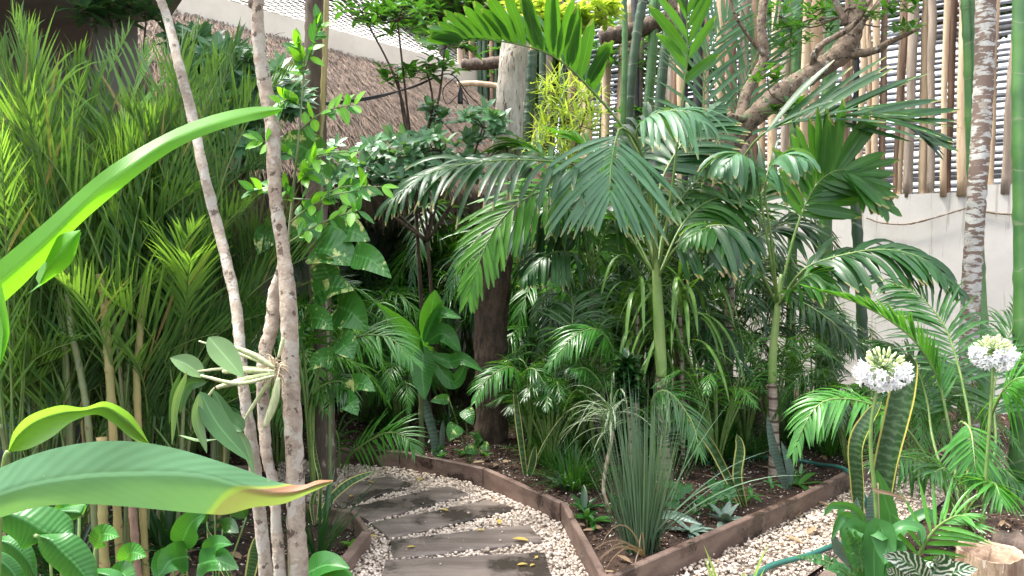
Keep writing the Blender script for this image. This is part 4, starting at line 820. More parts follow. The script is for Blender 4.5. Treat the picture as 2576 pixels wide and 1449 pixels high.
shrub('small tree with fine dark leaves rising in front of the rope net',down(1085,900,6.7),[(1000,50,6.2,120,.4,50,26),(1120,120,6.2,70,.4,60,18),(910,30,6.2,70,.3,30,14),(1070,160,6.2,50,.3,40,11),(1000,190,6.3,60,.3,25,8)],5,.14,.05,'broad_leaf',name='small_tree',cat='tree',tr=.02)
shrub('dark leafy shrub between the bamboo palm and the thatch',down(560,1000,5.2),[(520,190,4.9,60,.3,45,36),(590,170,4.8,60,.3,40,36),(500,120,5.0,50,.3,30,22),(610,260,4.9,60,.3,60,40),(560,340,5.0,60,.3,50,34),(640,380,5.0,50,.3,40,24),(700,240,5,50,.3,60,34)],7,.15,.055,'umbrella_leaf',elev=(0,60),tilt=45)
shrub('leafy twigs poking out under the concrete slab',down(230,900,4.6),[(280,20,4.4,40,.2,25,12),(240,40,4.4,50,.2,30,12),(370,30,4.5,30,.2,20,8)],6,.16,.045,'palm_blue',tr=.014)
shrub('yellow green sunlit foliage in front of the top of the pale tree',D(1420,-60,6.4),[(1400,50,6.0,100,.3,35,60),(1500,35,6.0,60,.3,30,34),(1330,20,6.1,50,.3,25,24)],6,.12,.05,'lime_leaf',name='small_tree',cat='tree',tr=.014)
shrub('small epiphyte leaves growing on the leaning tree fork',D(2000,320,6.2),[(1985,275,6.1,45,.15,25,14),(1930,190,6.1,30,.15,25,8)],5,.11,.045,'palm_leaf',name='epiphyte',cat='plant',tr=.008)
shrub('leaf sprays hanging off the forked branches at the top right',D(2150,20,6.2),[(2230,20,6.0,90,.3,30,22),(2060,50,6.6,50,.3,40,18),(1990,90,6.8,50,.3,40,18),(2290,60,6.0,50,.3,25,10),(1960,40,6.8,60,.3,40,16)],5,.10,.035,'broad_leaf',name='leafy_branch',cat='branch',tr=.01)
shrub('green foliage seen through the stick fence behind the central palm',down(1640,1000,9.8),[(1600,120,9.8,120,.5,90,50),(1750,150,9.8,100,.5,90,50),(1650,320,9.8,120,.5,80,50)],7,.2,.05,'broad_leaf',tr=.03,name='background_shrub')
shrub('pale yellow green bamboo-like bush behind the pale tree',down(1420,1000,7.2),[(1420,310,7.2,90,.4,70,40),(1390,230,7.2,60,.3,50,18),(1480,260,7.2,50,.3,50,16),(1390,370,7.1,90,.4,50,30)],6,.24,.022,'lime_leaf',prof='fine',elev=(-40,75))
for x,y,d,rx,rz,m,lab in [(1180,30,13,260,110,'palm_leaf','tree crown beyond the rope net'),(1560,10,12,200,120,'broad_leaf','tree crown beyond the slung log'),(800,-80,15,300,120,'palm_leaf','tree crown high beyond the cream beam'),(2000,-20,11.5,260,120,'areca_leaf','leafy tree beyond the stick fence'),(2450,0,11,240,120,'broad_leaf','leafy tree beyond the right end of the stick fence'),(1380,180,12,200,140,'broad_leaf','dark tree mass behind the pale tree')]:
    shrub(lab,down(x,500,d),[(x,y,d,rx,1.2,rz,420)],6,.26,.09,m,name='background_tree',cat='tree',tr=.12,tw=.02)
# bamboo foliage sprays behind poles

# ------------------------------------------------------------------ climber with lime leaves on the twin trunk
t=thing('young_shrub','thin upright shrub with lime young leaves right of the twin trunks','shrub',down(725,1100,2.9))
mb=MB(); tube(mb,[down(722,1150,2.9,0),D(722,900,2.8),D(724,640,2.75),D(738,480,2.75),D(748,380,2.7),D(760,240,2.7),D(768,120,2.7)],[.006,.005,.005,.0045,.004,.003,.002],6,n=50)
BR=[[(730,560),(780,520),(840,490),(900,480)],[(735,500),(800,500),(860,470),(960,470)],[(745,420),(800,390),(900,380)],[(728,610),(790,570),(860,540),(900,530)],[(752,330),(800,290),(850,270),(890,265)],[(758,270),(730,250),(700,262)],[(745,400),(700,370),(650,350)],[(748,460),(770,440),(790,400)],[(765,180),(790,110),(800,60)],[(765,200),(750,110)],[(740,520),(710,470),(640,480)]]
fol=MB(); 
for br in BR:
    P=cv([(x,y,2.72-.0006*(i*60)) for i,(x,y) in enumerate(br)]); tube(mb,P,[.003,.0015],5,n=12); S=spline(P,9)
    T=tang(S)
    for j in range(1,9):
        for s in (1,-1):
            d=T[j]*.7+np.array((0,0,.6*s))+rng.normal(size=3)*.35; leaves(fol,S[j],d,nz(np.array((rng.normal()*.4,-.8,.6))),random.uniform(.045,.07),random.uniform(.022,.032),.15,.2,'ell',5,mat=0 if random.random()<.5 else 1)
mb.build('stem',MT['cane_green'],t); fol.build('foliage',[MT['young_leaf'],MT['taro_leaf']],t)
# pothos
t=thing('climbing_pothos','large leaved pothos with cream splashes climbing the weathered post','climber',down(830,1130,4.9))
mb=MB(); tube(mb,[down(830,1130,4.95,0),D(825,900,5.05),D(812,600,5.1),D(805,350,5.15)],[.014,.013,.01],7,n=40,rough=.1); mb.build('stem',MT['cane_green'],t)
PL=[((800,395),(700,365),85,10),((860,500),(950,490),58,20),((800,560),(740,610),70,0),((835,585),(930,605),75,15),((790,625),(905,670),105,20),((890,640),(985,700),62,10),((690,590),(650,640),60,0),((830,700),(790,640),60,0),((790,740),(890,730),70,10),((850,770),(925,830),95,0),((780,800),(840,830),60,0),((760,850),(700,870),60,10),((850,860),(890,905),70,10),((885,970),(945,985),45,0),((870,1010),(900,1045),50,0),((830,450),(760,440),50,0),((840,900),(780,930),50,0),((740,390),(800,350),60,0),((870,1000),(900,965),35,10)]
for (a,b,w,rl) in PL:
    mb=MB(); d=4.3-random.uniform(0,.2); A=D(a[0],a[1],d); B=D(b[0],b[1],d-random.uniform(.05,.15)); M=(A+B)/2+np.array((0,-.03,.03))
    bladesp(mb,[A,M,B],px(w,d)*2*1.15,'heart',roll=rl+random.uniform(-15,15),fold=.3,wav=.03); tube(mb,[D(815,a[1]+20,5.05),(D(815,a[1],5.05)+A)/2,A],.004,5,n=8,mat=1)
    mb.build('leaf',[MT['pothos_leaf'],MT['rachis']],t)
# canna / taro plant
t=thing('broad_leaved_plant','broad leaved plant with one pale leaf hanging by the dark tree','plant',down(1060,1150,5.9))
mb=MB(); tube(mb,[down(1062,1150,5.9,0),D(1060,1000,5.8),D(1070,880,5.75)],[.022,.018,.012],8,n=24,rough=.08); mb.build('stem',MT['cane_green'],t)
for pts,w,pr,rl in [([(1065,900),(1040,850),(1005,810),(945,760)],42,'ell',20),([(1068,870),(1062,930),(1068,1007)],60,'ell',0),([(1075,860),(1115,840),(1160,885)],52,'ell',15),([(1080,890),(1130,910),(1165,905),(1215,935)],40,'ell',20),([(1075,840),(1100,790),(1160,800)],40,'ell',30),([(1068,860),(1085,780),(1095,730)],60,'ell',-20),([(1085,900),(1140,960),(1180,900)],40,'ell',0),([(1060,880),(1080,820),(1110,760)],46,'ell',-40),([(1055,900),(1010,900),(985,860)],34,'ell',10)]:
    mb=MB(); P=[D(x,y,5.7-.04*i) for i,(x,y) in enumerate(pts)]; bladesp(mb,P,px(w,5.7)*2,pr,roll=rl,fold=.3,wav=.03,n=20); mb.build('leaf',MT['taro_leaf'],t)
# small variegated climber on the soil
t=thing('trailing_pothos','small trailing pothos on the soil left of the dark tree foot','plant',down(1180,1120,5.6))
for a,b,w in [((1150,1070),(1130,1110),42),((1170,1030),(1190,1070),36),((1200,1130),(1170,1140),24),((1215,1120),(1230,1135),24),((1195,1110),(1215,1105),30),((1130,1005),(1082,1010),26)]:
    mb=MB(); A=D(*a,5.5);B=D(*b,5.45); bladesp(mb,[A,(A+B)/2+(0,-.01,.01),B],px(w,5.5)*2.1,'heart',wav=.03); tube(mb,[down(1180,1130,5.6),(down(1180,1130,5.6)+A)/2+(0,0,.03),A],.003,5,n=6,mat=1); mb.build('leaf',[MT['pothos_leaf'],MT['rachis']],t)

# ------------------------------------------------------------------ snake plants
def snake(label,leavesl,mat='snake_leaf',d=5.,prof='strap',name='snake_plant'):
    b=down(*leavesl[0][0][0],d); t=thing(name,label,'plant',b)
    for pts,w,rl in leavesl:
        mb=MB(); P=[D(x,y,d-.02*i) for i,(x,y) in enumerate(pts)]; g=G(*pts[0]); bladesp(mb,P,px(w,d)*2,prof,roll=rl,fold=.45,n=22,wav=.02); mb.build('leaf',MT[mat],t)
dG=lambda x,y: float(np.dot(G(x,y)-CAM,FW))
snake('yellow edged snake plant with three leaves behind the right kerb of the path',[([(1322,1197),(1312,1120),(1302,1040),(1292,955)],17,10),([(1330,1200),(1340,1165),(1347,1120)],20,10),([(1335,1198),(1370,1120),(1410,1060),(1420,1050)],13,50)],d=dG(1322,1197))
snake('tall leaning snake plant leaf with yellow edges beside an upright pair',[([(1868,1275),(1832,1200),(1790,1120),(1742,1055),(1725,1010)],24,20),([(1872,1275),(1855,1200),(1862,1130),(1853,1090)],26,0),([(1862,1275),(1868,1180),(1850,1100)],14,50)],d=dG(1868,1275))
snake('dark green snake plant leaf standing by the broad leaved plant',[([(1098,1150),(1088,1080),(1065,1005),(1062,960)],24,10),([(1112,1150),(1112,1100),(1115,1055)],14,0)],'snake_grey',d=dG(1098,1150))
snake('mottled dark snake plant at the foot of the right hand palm',[([(1978,1232),(1962,1170),(1945,1115),(1930,1040)],24,20),([(1982,1232),(1985,1180),(1965,1110)],20,-20)],'snake_grey',d=dG(1978,1232))
snake('tall dark snake plant with thin yellow margins beside the front white flower',[([(2165,1300),(2160,1220),(2157,1120),(2190,1050),(2218,1010)],42,30),([(2215,1300),(2228,1180),(2258,1050),(2285,930),(2290,890)],62,10),([(2240,1300),(2262,1150),(2288,1000),(2292,930)],30,60)],'snake_dark',d=3.9)
snake('pale grey banded snake plant at the foot of the front white flower',[([(2170,1400),(2155,1330),(2155,1250)],34,0),([(2200,1400),(2195,1310),(2195,1225)],30,10),([(2140,1420),(2110,1380),(2095,1340)],26,10)],'snake_grey',d=3.75)
snake('yellow edged snake plant leaves in the small bed left of the sleepers',[([(805,1310),(830,1260),(880,1215),(945,1185)],22,20),([(800,1310),(808,1220),(795,1150),(790,1100)],12,30),([(790,1320),(785,1260),(810,1200)],10,20)],d=dG(805,1335))
snake('yellow edged snake plant leaf between the trunks and the lower left plants',[([(570,1449),(545,1390),(520,1330)],20,10),([(590,1470),(560,1400),(530,1350)],14,40)],d=3.3)
snake('striped snake plant leaf standing behind the twin trunks near the bottom',[([(625,1470),(640,1400),(650,1340)],32,10),([(655,1470),(655,1410),(650,1360)],12,50)],d=3.2)
# strappy clump
b=down(1615,1390,dG(1640,1390)); b[2]=0
t=thing('strappy_clump','tall upright clump of narrow blue green leaves at the front of the bed','plant',b)
n=170; a=rng.uniform(0,6.28,n); e=R(1)*np.clip(rng.normal(80,7,n),55,90)
dv=np.c_[np.cos(a)*np.cos(e)-.03,np.sin(a)*np.cos(e)*.8,np.sin(e)]; P=b+np.c_[np.cos(a)*.10,np.sin(a)*.06,np.zeros(n)]*rng.uniform(.2,1,(n,1)); mb=MB()
leaves(mb,P,dv,nz(np.c_[-np.cos(a),-np.sin(a),np.full(n,.3)]),rng.uniform(.5,.98,n),rng.uniform(.006,.011,n),rng.uniform(.0,.07,n),.5,'grass',10)
n=7; a=rng.uniform(-.9,.9,n); e=R(1)*rng.uniform(45,70,n); dv=np.c_[np.cos(a)*np.cos(e)*1.2,-np.abs(np.sin(a))*np.cos(e),np.sin(e)]
leaves(mb,np.repeat(b[None],n,0),dv,nz(np.c_[-np.cos(a),-np.sin(a),np.ones(n)]),rng.uniform(.6,.95,n),.011,rng.uniform(.2,.5,n),.4,'grass',12)
mb.build('foliage',MT['clump_leaf'],t)
n=9; a=rng.uniform(0,6.28,n); mb=MB(); leaves(mb,np.repeat(b[None],n,0)+(0,-.08,0),np.c_[np.cos(a)*.7,-.5+np.sin(a)*.3,np.full(n,.9)],(0,-1,.3),rng.uniform(.3,.5,n),.008,rng.uniform(.6,1.,n),.2,'grass',10); mb.build('dry_leaves',MT['dry_leaf'],t)
# compact dracaena
d0=4.9; b=down(1585,1260,d0)
t=thing('compact_dracaena','dark glossy plant with leaves stacked tightly along its stem','plant',b)
mb=MB(); tube(mb,[b,D(1585,1100,d0),D(1575,960,d0)],[.012,.012,.012],7,n=20); mb.build('stem',MT['ringed_trunk'],t)
mb=MB(); n=260; q=rng.uniform(0,1,n); a=rng.uniform(0,6.28,n); e=R(1)*rng.uniform(10,60,n); S=spline(cv([(1583,1020,d0),(1575,905,d0)]),50); P=S[(q*49).astype(int)]
leaves(mb,P,np.c_[np.cos(a)*np.cos(e),np.sin(a)*np.cos(e),np.sin(e)-.1],nz(np.c_[-np.cos(a)*.6,-np.sin(a)*.6,np.full(n,.9)]),.13*rng.uniform(.7,1.1,n),.036,.35,.4,'ell',5); mb.build('foliage',MT['compact_leaf'],t)
# striped dracaena on thin stem
d0=4.7; b=down(1535,1290,d0)
t=thing('striped_dracaena','small dracaena with drooping cream edged leaves on a crooked pale stem','plant',b)
mb=MB(); tube(mb,[b,D(1518,1230,d0),D(1525,1170,d0),D(1538,1110,d0),D(1540,1085,d0)],[.011,.010,.009],7,n=30,rough=.08); mb.build('stem',MT['root'],t)
mb=MB(); n=44; S=cv([(1540,1090,d0),(1538,1060,d0),(1540,1030,d0)]); P=spline(S,n); a=rng.uniform(0,6.28,n); e=R(1)*rng.uniform(10,75,n)
leaves(mb,P,np.c_[np.cos(a)*np.cos(e)-.35,np.sin(a)*np.cos(e),np.sin(e)],nz(np.c_[-np.cos(a)*.3,-np.sin(a)*.3,np.ones(n)]),rng.uniform(.22,.42,n),.014,rng.uniform(.7,1.5,n),.3,'grass',9); mb.build('foliage',MT['striped_leaf'],t)
# variegated corn plant
d0=5.75; b=down(1600,1130,d0)
t=thing('variegated_dracaena','dracaena with long hanging yellow striped leaves beside the central palm trunk','plant',b)
mb=MB(); tube(mb,[b,D(1600,1000,d0),D(1605,760,d0)],[.02,.018,.014],7,n=30); mb.build('stem',MT['ringed_trunk'],t)
mb=MB(); n=62; P=spline(cv([(1604,900,d0),(1606,800,d0),(1610,690,d0)]),n); a=rng.uniform(0,6.28,n); e=R(1)*rng.uniform(25,75,n)
leaves(mb,P,np.c_[np.cos(a)*np.cos(e),np.sin(a)*np.cos(e),np.sin(e)],nz(np.c_[-np.cos(a)*.3,-np.sin(a)*.3,np.ones(n)]),rng.uniform(.5,.9,n),.027,rng.uniform(1.3,2.4,n),.25,'strap',12); mb.build('foliage',MT['variegated_leaf'],t)
d0=5.6; b=down(1720,1150,d0)
t=thing('variegated_dracaena','shaded striped dracaena directly right of the central palm trunk','plant',b)
mb=MB(); n=46; P=spline([D(1715,900,d0),D(1712,760,d0),D(1705,700,d0)],n); a=rng.uniform(0,6.28,n); e=R(1)*rng.uniform(25,75,n); tube(mb,[b,P[0],P[-1]],.015,6,n=20,mat=1)
leaves(mb,P,np.c_[np.cos(a)*np.cos(e),np.sin(a)*np.cos(e),np.sin(e)],nz(np.c_[-np.cos(a)*.3,-np.sin(a)*.3,np.ones(n)]),rng.uniform(.5,.85,n),.028,rng.uniform(1.3,2.4,n),.25,'strap',12); mb.build('foliage',[MT['variegated_leaf'],MT['ringed_trunk']],t)
# rosettes on the soil
def rosette(label,x,y,n,L,W,mat,elev=(20,60),name='small_rosette',prof='ell',droop=.3):
    b=G(x,y); t=thing(name,label,'plant',b); mb=MB(); C=np.array([b+(0,0,.01)]); rosettes(mb,C,n,L,W,prof=prof,droop=droop,elev=elev,nseg=7,fold=.35); mb.build('foliage',MT[mat],t)
rosette('small grey green rosette of pointed leaves inside the right kerb',1735,1345,13,.17,.038,'snake_grey',(5,45))
rosette('small dark mottled rosette just behind the path kerb corner',1412,1235,9,.15,.045,'snake_grey',(25,70))
rosette('small shiny rosette left of the strappy clump',1470,1290,12,.15,.04,'compact_leaf',(15,60))
rosette('low green rosette in front of the small shiny rosette',1490,1320,12,.14,.04,'taro_leaf',(10,50))
rosette('banded rosette under the lobed leaf near the right kerb',1825,1320,11,.15,.05,'snake_grey',(15,60))
rosette('single upturned leaves lying beside the snake plant at the right bed',2010,1225,6,.2,.05,'palm_leaf',(10,40))
rosette('tiny seedling on the small left bed',885,1378,7,.07,.04,'young_leaf',(20,50))
rosette('small seedling beside the rusty edging board',1165,1148,6,.1,.05,'taro_leaf',(20,60))
def lobed(label,items,d):
    b=down(*items[0][0],d); t=thing('lobed_plant',label,'plant',b)
    for (x,y),r_,rl in items:
        C=D(x,y,d); mb=MB(); 
        for k in range(7):
            an=R(-120+k*40+rl); dr=RT*math.sin(an)+UP*math.cos(an)*.6-FW*.25; bladesp(mb,[C,C+dr*r_*.5,C+dr*r_*(1-.25*abs(k-3)/3)],r_*.5,'ell',fold=.2,n=8)
        tube(mb,[b,(b+C)/2+(0,0,.04),C],.003,5,n=8,mat=1); mb.build('leaf',[MT['agapanthus_leaf'],MT['rachis']],t)
lobed('plant with blue green lobed leaves behind the right kerb',[((1818,1235),.095,150),((1775,1255),.08,170),((1800,1215),.07,200)],dG(1800,1290))
lobed('bright green lobed plant at the right of the strappy clump',[((1700,1240),.07,170),((1720,1225),.07,190),((1690,1265),.06,150),((1680,1215),.05,180)],dG(1700,1290))
for k in range(46):
    x,y=random.uniform(1440,2080),random.uniform(1130,1370)
    if k<14: x,y=random.uniform(1050,1420),random.uniform(1085,1170)
    g=G(x,y)
    if inpoly(np.array([g[:2]]),main_poly)[0] or inpoly(np.array([g[:2]]),right_poly)[0] or y>1440-.43*(x-1500): continue
    t=thing('seedling','small green seedling dotted on the dark soil among the palms','plant',g,'small seedlings scattered over the beds'); mb=MB()
    rosettes(mb,np.array([g+(0,0,random.uniform(.02,.07))]),random.choice([6,8,10]),random.uniform(.06,.13),random.uniform(.02,.04),prof='ell',droop=.35,elev=(10,65),nseg=5,fold=.3); tube(mb,[g-(0,0,.01),g+(0,0,.05)],.003,5,n=3,mat=1); mb.build('foliage',[MT[random.choice(['areca_leaf','taro_leaf','agapanthus_leaf','compact_leaf'])],MT['rachis']],t)
for (x,y,n,L,lab) in [(1345,1090,120,.3,'short grassy tuft by the dark tree foot on the right'),(1420,1110,140,.32,'short grassy tuft at the left of the bed behind the kerb'),(1495,1130,150,.36,'short grassy tuft behind the striped dracaena stem'),(1760,1120,150,.4,'short grassy tuft in front of the wiry bright clump'),(1900,1150,120,.3,'short grassy tuft beside the right hand palm trunk'),(1130,1075,90,.3,'short shaded tuft between the broad leaved plant and the dark tree'),(2080,1120,100,.3,'short tuft above the hose by the right kerb end')]:
    tuft('grassy_tuft',lab,'plant',G(x,y),n,L,.010,'areca_leaf',.5,(25,85),'fine',spread=.1)
# arching grey leaf
mb=MB(); P=[G(1632,1325),D(1650,1300,dG(1632,1325)),D(1700,1298,4.3),D(1765,1320,4.2)]; bladesp(mb,P,.05,'strap',roll=20,fold=.4,n=20); setp(mb.build('agave_leaf',MT['snake_grey']),'single arching grey green leaf beside the strappy clump','leaf')

# ------------------------------------------------------------------ agapanthus
def agap(label,x,y,d,base,r,stalk,withleaves=True):
    t=thing('agapanthus',label,'flower',base); C=D(x,y,d); mb=MB(); tube(mb,[base]+[D(a,b_,d) for a,b_ in stalk]+[C-UP*.01],[.010,.009,.008,.007],8,n=40); mb.build('stalk',MT['rachis'],t)
    hd=MB(); n=105; kk=np.arange(n)+.5; zz=1-1.75*kk/n; aa=kk*2.39996; v=np.c_[np.sqrt(1-zz**2)*np.cos(aa),np.sqrt(1-zz**2)*np.sin(aa),zz]; v=nz(v+rng.normal(size=(n,3))*.15)
    for q in v:
        up_=q[2]>.38; rr=r*(rng.uniform(.5,.68) if up_ else rng.uniform(.55,.78)); e=C+q*rr*np.array((1,1,.85))+np.array((0,0,.0 if up_ else -.008))
        tube(hd,[C,(C+e)/2+(0,0,.004),e],.0013,4,n=5)
        if up_: bd=MB(); tube(bd,[e,e+q*.010,e+q*.024,e+q*.029],[.002,.0055,.005,.001],6,n=6); bd.build('bud',MT['bud'],t)
        else:
            dq=nz(q+np.array((0,0,-.25))); s1=nz(np.cross(dq,(.3,.5,.8))); s2=np.cross(dq,s1); fl=MB()
            for k in range(6):
                a=k*1.047; o_=s1*math.cos(a)+s2*math.sin(a)
                leaves(fl,e,dq*1.+o_*.16,nz(dq*.2-o_),.04,.0125,0,.3,'strap',5,curl=-.9)
            fl.build('floret',MT['petal'],t)
    hd.build('flower_stems',MT['rachis'],t); 
    return t
bA=down(2205,1449,3.4); 
t=agap('white agapanthus flower head on a tall curved stalk, nearest of the two',2222,928,3.4,bA,.122,[(2205,1300),(2190,1120),(2200,1010)])
for pts,w,rl,dd in [([(2190,1490),(2170,1380),(2148,1330),(2140,1400)],60,0,3.35),([(2200,1490),(2200,1370),(2215,1330),(2228,1380),(2225,1420)],60,0,3.3),([(2210,1490),(2240,1330),(2225,1250),(2205,1180)],48,20,3.45),([(2190,1490),(2160,1330),(2120,1300),(2090,1360)],26,20,3.4),([(2220,1490),(2260,1350),(2330,1290),(2350,1320)],26,20,3.5),([(2215,1490),(2250,1340),(2310,1330),(2320,1370)],30,30,3.3),([(2195,1490),(2170,1300),(2100,1270),(2070,1300)],22,30,3.5),([(2180,1490),(2130,1370),(2118,1280),(2140,1270)],22,40,3.6),([(2205,1490),(2200,1400),(2195,1340)],60,0,3.42),([(2225,1490),(2245,1400),(2260,1380),(2262,1420)],44,0,3.3),([(2230,1500),(2240,1420),(2235,1370)],44,10,3.45)]:
    mb=MB(); bladesp(mb,[D(x,y,dd-.015*i) for i,(x,y) in enumerate(pts)],px(w,dd)*2,'strap',roll=rl,fold=.35,n=24); mb.build('leaf',MT['agapanthus_leaf'],t)
for pts in ([(2195,1230),(2230,1240),(2285,1262)],[(2200,1236),(2240,1242),(2300,1258)],[(2200,1232),(2250,1245),(2290,1268)]):
    mb=MB(); 
    bladesp(mb,[D(x,y,3.35) for x,y in pts],.014,'grass',fold=.3); mb.build('dry_tie',MT['dry_leaf'],t)
mb=MB(); tube(mb,[down(2212,1449,3.42),D(2212,1380,3.42),D(2208,1215,3.4)],.004,6,n=10); setp(mb.build('bamboo_stake',MT['pole_pale']),'thin wooden stake tied to the flower stalk','stake')
agap('white agapanthus flower head farther back at the right against the wall',2500,885,3.9,down(2470,1300,3.9),.104,[(2480,1200),(2490,1060)])
# lily-like flower ... handled above
# front-right plants
def strapclump(label,base,n,L,W,mat,droop,elev,name='strappy_plant'): return tuft(name,label,'plant',base,n,L,W,mat,droop,elev,'strap',nseg=10,spread=.03)
strapclump('lime green strappy plant at the bottom beside the hose',down(1850,1480,3.15),34,.40,.022,'lime_leaf',.5,(30,80))
strapclump('lime green strappy tuft at the bottom edge left of the hose',down(1930,1490,3.1),24,.34,.020,'young_leaf',.5,(30,80))
t=thing('areca_seedling','young palm shoot with few pale leaflets beside the log planter','palm',down(2290,1500,3.3))
mb=MB(); frond_mb(mb,np.array([down(2290,1500,3.3),D(2300,1430,3.3),D(2345,1340,3.25),D(2400,1300,3.2),D(2440,1300,3.15)]),.22,.022,n=14,t0=.3,ang=55,droop=.25,up=(0,-.6,1)); mb.build('frond',[MT['areca_bright'],MT['rachis']],t)
t=thing('pinstripe_plant','dark leaved plant with white pinstripes at the bottom right','plant',down(2320,1500,3.0))
for pts,w in [([(2330,1470),(2290,1420),(2220,1395)],60),([(2320,1480),(2360,1420),(2350,1400)],70),([(2370,1490),(2400,1440),(2460,1430)],50),([(2300,1480),(2260,1450),(2230,1430)],50)]:
    mb=MB(); P=[D(x,y,3.0-.03*i) for i,(x,y) in enumerate(pts)]; bladesp(mb,P,px(w,3)*2,'ell',fold=.25,n=16); tube(mb,[down(2320,1500,3.0),P[0]],.003,5,n=4,mat=1); mb.build('leaf',[MT['pinstripe_leaf'],MT['rachis']],t)
# fishbone plant at the bottom
t=thing('fishbone_plant','plant with small notched leaves spilling over the rotten timber','plant',down(2130,1500,3.2))
mb=MB()
for a,b_ in (((2150,1449),(2010,1400)),((2150,1460),(2080,1430)),((2160,1440),(2130,1330)),((2170,1440),(2150,1340))):
    frond_mb(mb,np.array([D(*a,3.3),D((a[0]+b_[0])/2,(a[1]+b_[1])/2-12,3.28),D(*b_,3.25)]),.035,.025,n=12,t0=.1,ang=60,droop=.2,up=(0,-1,.6),prof='ell',rr=.003,rmat=1)
mb.build('foliage',[MT['agapanthus_leaf'],MT['rachis']],t)
# log planter
b=down(2490,1500,3.5); b=np.array((D(2490,1449,3.55)[0],D(2490,1449,3.55)[1],0))
t=thing('log_planter','hollow pale tree stump planter at the bottom right corner','planter',b)
th=np.linspace(0,2*np.pi,36,endpoint=False); ro=.135*(1+.07*np.sin(3*th+1)+.04*np.sin(7*th)); rows=[]
zt=.225
for z,k in ((-.02,1.08),(.07,1.02),(.15,1.0),(zt,.97)): rows.append(np.c_[np.cos(th)*ro*k,np.sin(th)*ro*k,np.full(36,z)+rng.normal(size=36)*.003])
mb=MB(); mb.grids(np.stack([r+b for r in rows],0),0,wrap=True); mb.build('shell',MT['log_wood'],t,smooth=True)
r0=rows[-1]; r1=np.c_[np.cos(th)*ro*.84,np.sin(th)*ro*.84,np.full(36,zt-.006)]; r2=np.c_[np.cos(th)*ro*.76,np.sin(th)*ro*.76,np.full(36,.10)]; r3=r2*np.array((.01,.01,1))
mb=MB(); mb.grids(np.stack([r0+b,r1+b+rng.normal(size=(36,3))*.003,r2+b],0),0,wrap=True); mb.build('rim',MT['log_inner'],t)
mb=MB(); mb.grids(np.stack([r2+b,r3+b],0),0,wrap=True); mb.build('soil_fill',MT['soil'],t)
mb=MB(); rosettes(mb,np.array([b+(.03,.03,.12)]),6,.06,.03); setp(mb.build('seedling',MT['young_leaf']),'tiny seedling growing in the hollow stump','plant')
mb=MB(); q=G(2495,1360,.16); tube(mb,[q,G(2560,1375,.15),G(2680,1400,.12)],[.05,.07,.08],8,n=12,rough=.15); tube(mb,[q+(.3,-.02,-.12),q+(.32,0,-.0)],.03,6,n=4); setp(mb.build('driftwood',MT['old_wood']),'dark broken piece of wood behind the stump planter','wood')
# hose
mb=MB(); dd=lambda x,y,z=.02:G(x,y,z)
tube(mb,[dd(1780,1166),dd(1850,1152),dd(1930,1150),dd(2000,1156),dd(2060,1168),D(2120,1178,dG(2120,1240)),D(2152,1210,dG(2150,1290)),D(2176,1258,4.0),dd(2190,1330,.03),dd(2170,1360,.04),dd(2100,1372,.06),dd(2030,1398,.06),dd(1945,1421,.06),dd(1900,1449,.05),dd(1800,1520,.05)],.0135,10,n=150)
setp(mb.build('garden_hose',MT['hose_rubber']),'dark green garden hose crossing the kerb and the right gravel','hose')
# ------------------------------------------------------------------ orchid
C0=D(690,925,2.52)
t=thing('orchid','orchid with fat stems and leathery leaves tied to the twin trunks','orchid',C0)
mb=MB(); n=150; v=nz(rng.normal(size=(n,3))+np.array((.0,-.4,-.2))); leaves(mb,C0+rng.normal(size=(n,3))*.012,v,(0,-1,.2),rng.uniform(.02,.06,n),.0028,rng.uniform(.2,.9,n),.5,'straw',5); 
for k in range(46): q=nz(rng.normal(size=3)+(0,-.4,.0)); tube(mb,[C0,C0+q*.03,C0+q*.05+(0,0,-.02)],[.002,.0016,.0008],5,n=6)
mb.build('roots',MT['root'],t)
OB=[([(690,925),(640,895),(580,870)],13,2.45),([(690,935),(600,932),(560,935)],14,2.48),([(690,940),(620,955),(545,975)],14,2.45),([(690,945),(600,965),(505,945)],9,2.42),([(690,930),(600,925),(490,935)],7,2.5),([(700,950),(690,1010),(665,1075)],17,2.45),([(700,900),(710,865),(712,850)],9,2.45),([(690,940),(650,1000),(600,1080)],8,2.5),([(540,975),(520,1000),(500,1010)],7,2.42),([(690,925),(600,890),(500,858)],6,2.5)]
for pts,w,d in OB:
    mb=MB(); r0=px(w,d); tube(mb,[D(x,y,d) for x,y in pts],[r0*.6,r0*1.1,r0*1.25,r0*1.1,r0*.7],9,n=16,rough=.05); mb.build('stem',MT['bulb'],t)
OL=[([(525,848),(565,895),(612,950)],64,'orchid_leaf',2.36,15),([(513,948),(470,918),(428,900)],52,'orchid_leaf',2.5,-25),([(503,985),(550,1070),(628,1160)],58,'orchid_dark',2.36,10),([(500,990),(495,1060),(520,1140)],34,'orchid_leaf',2.34,30),([(470,935),(440,1010),(432,1120)],26,'orchid_leaf',2.38,45),([(455,935),(432,990),(425,1070)],20,'orchid_dark',2.42,50),([(535,980),(580,1060),(610,1085)],36,'orchid_dark',2.48,0),([(520,960),(470,970),(452,1040)],34,'orchid_dark',2.5,20),([(450,1095),(500,1110),(550,1105)],14,'orchid_leaf',2.48,60),([(600,1080),(620,1130),(640,1200)],24,'orchid_leaf',2.5,20),([(560,1030),(600,1060),(612,1085)],26,'orchid_dark',2.5,20)]
for pts,w,m,d,rl in OL:
    mb=MB(); bladesp(mb,[D(x,y,d-.01*i) for i,(x,y) in enumerate(pts)],px(w,d)*2,'ell',roll=rl,fold=.35,n=22,nc=7); mb.build('leaf',MT[m],t)

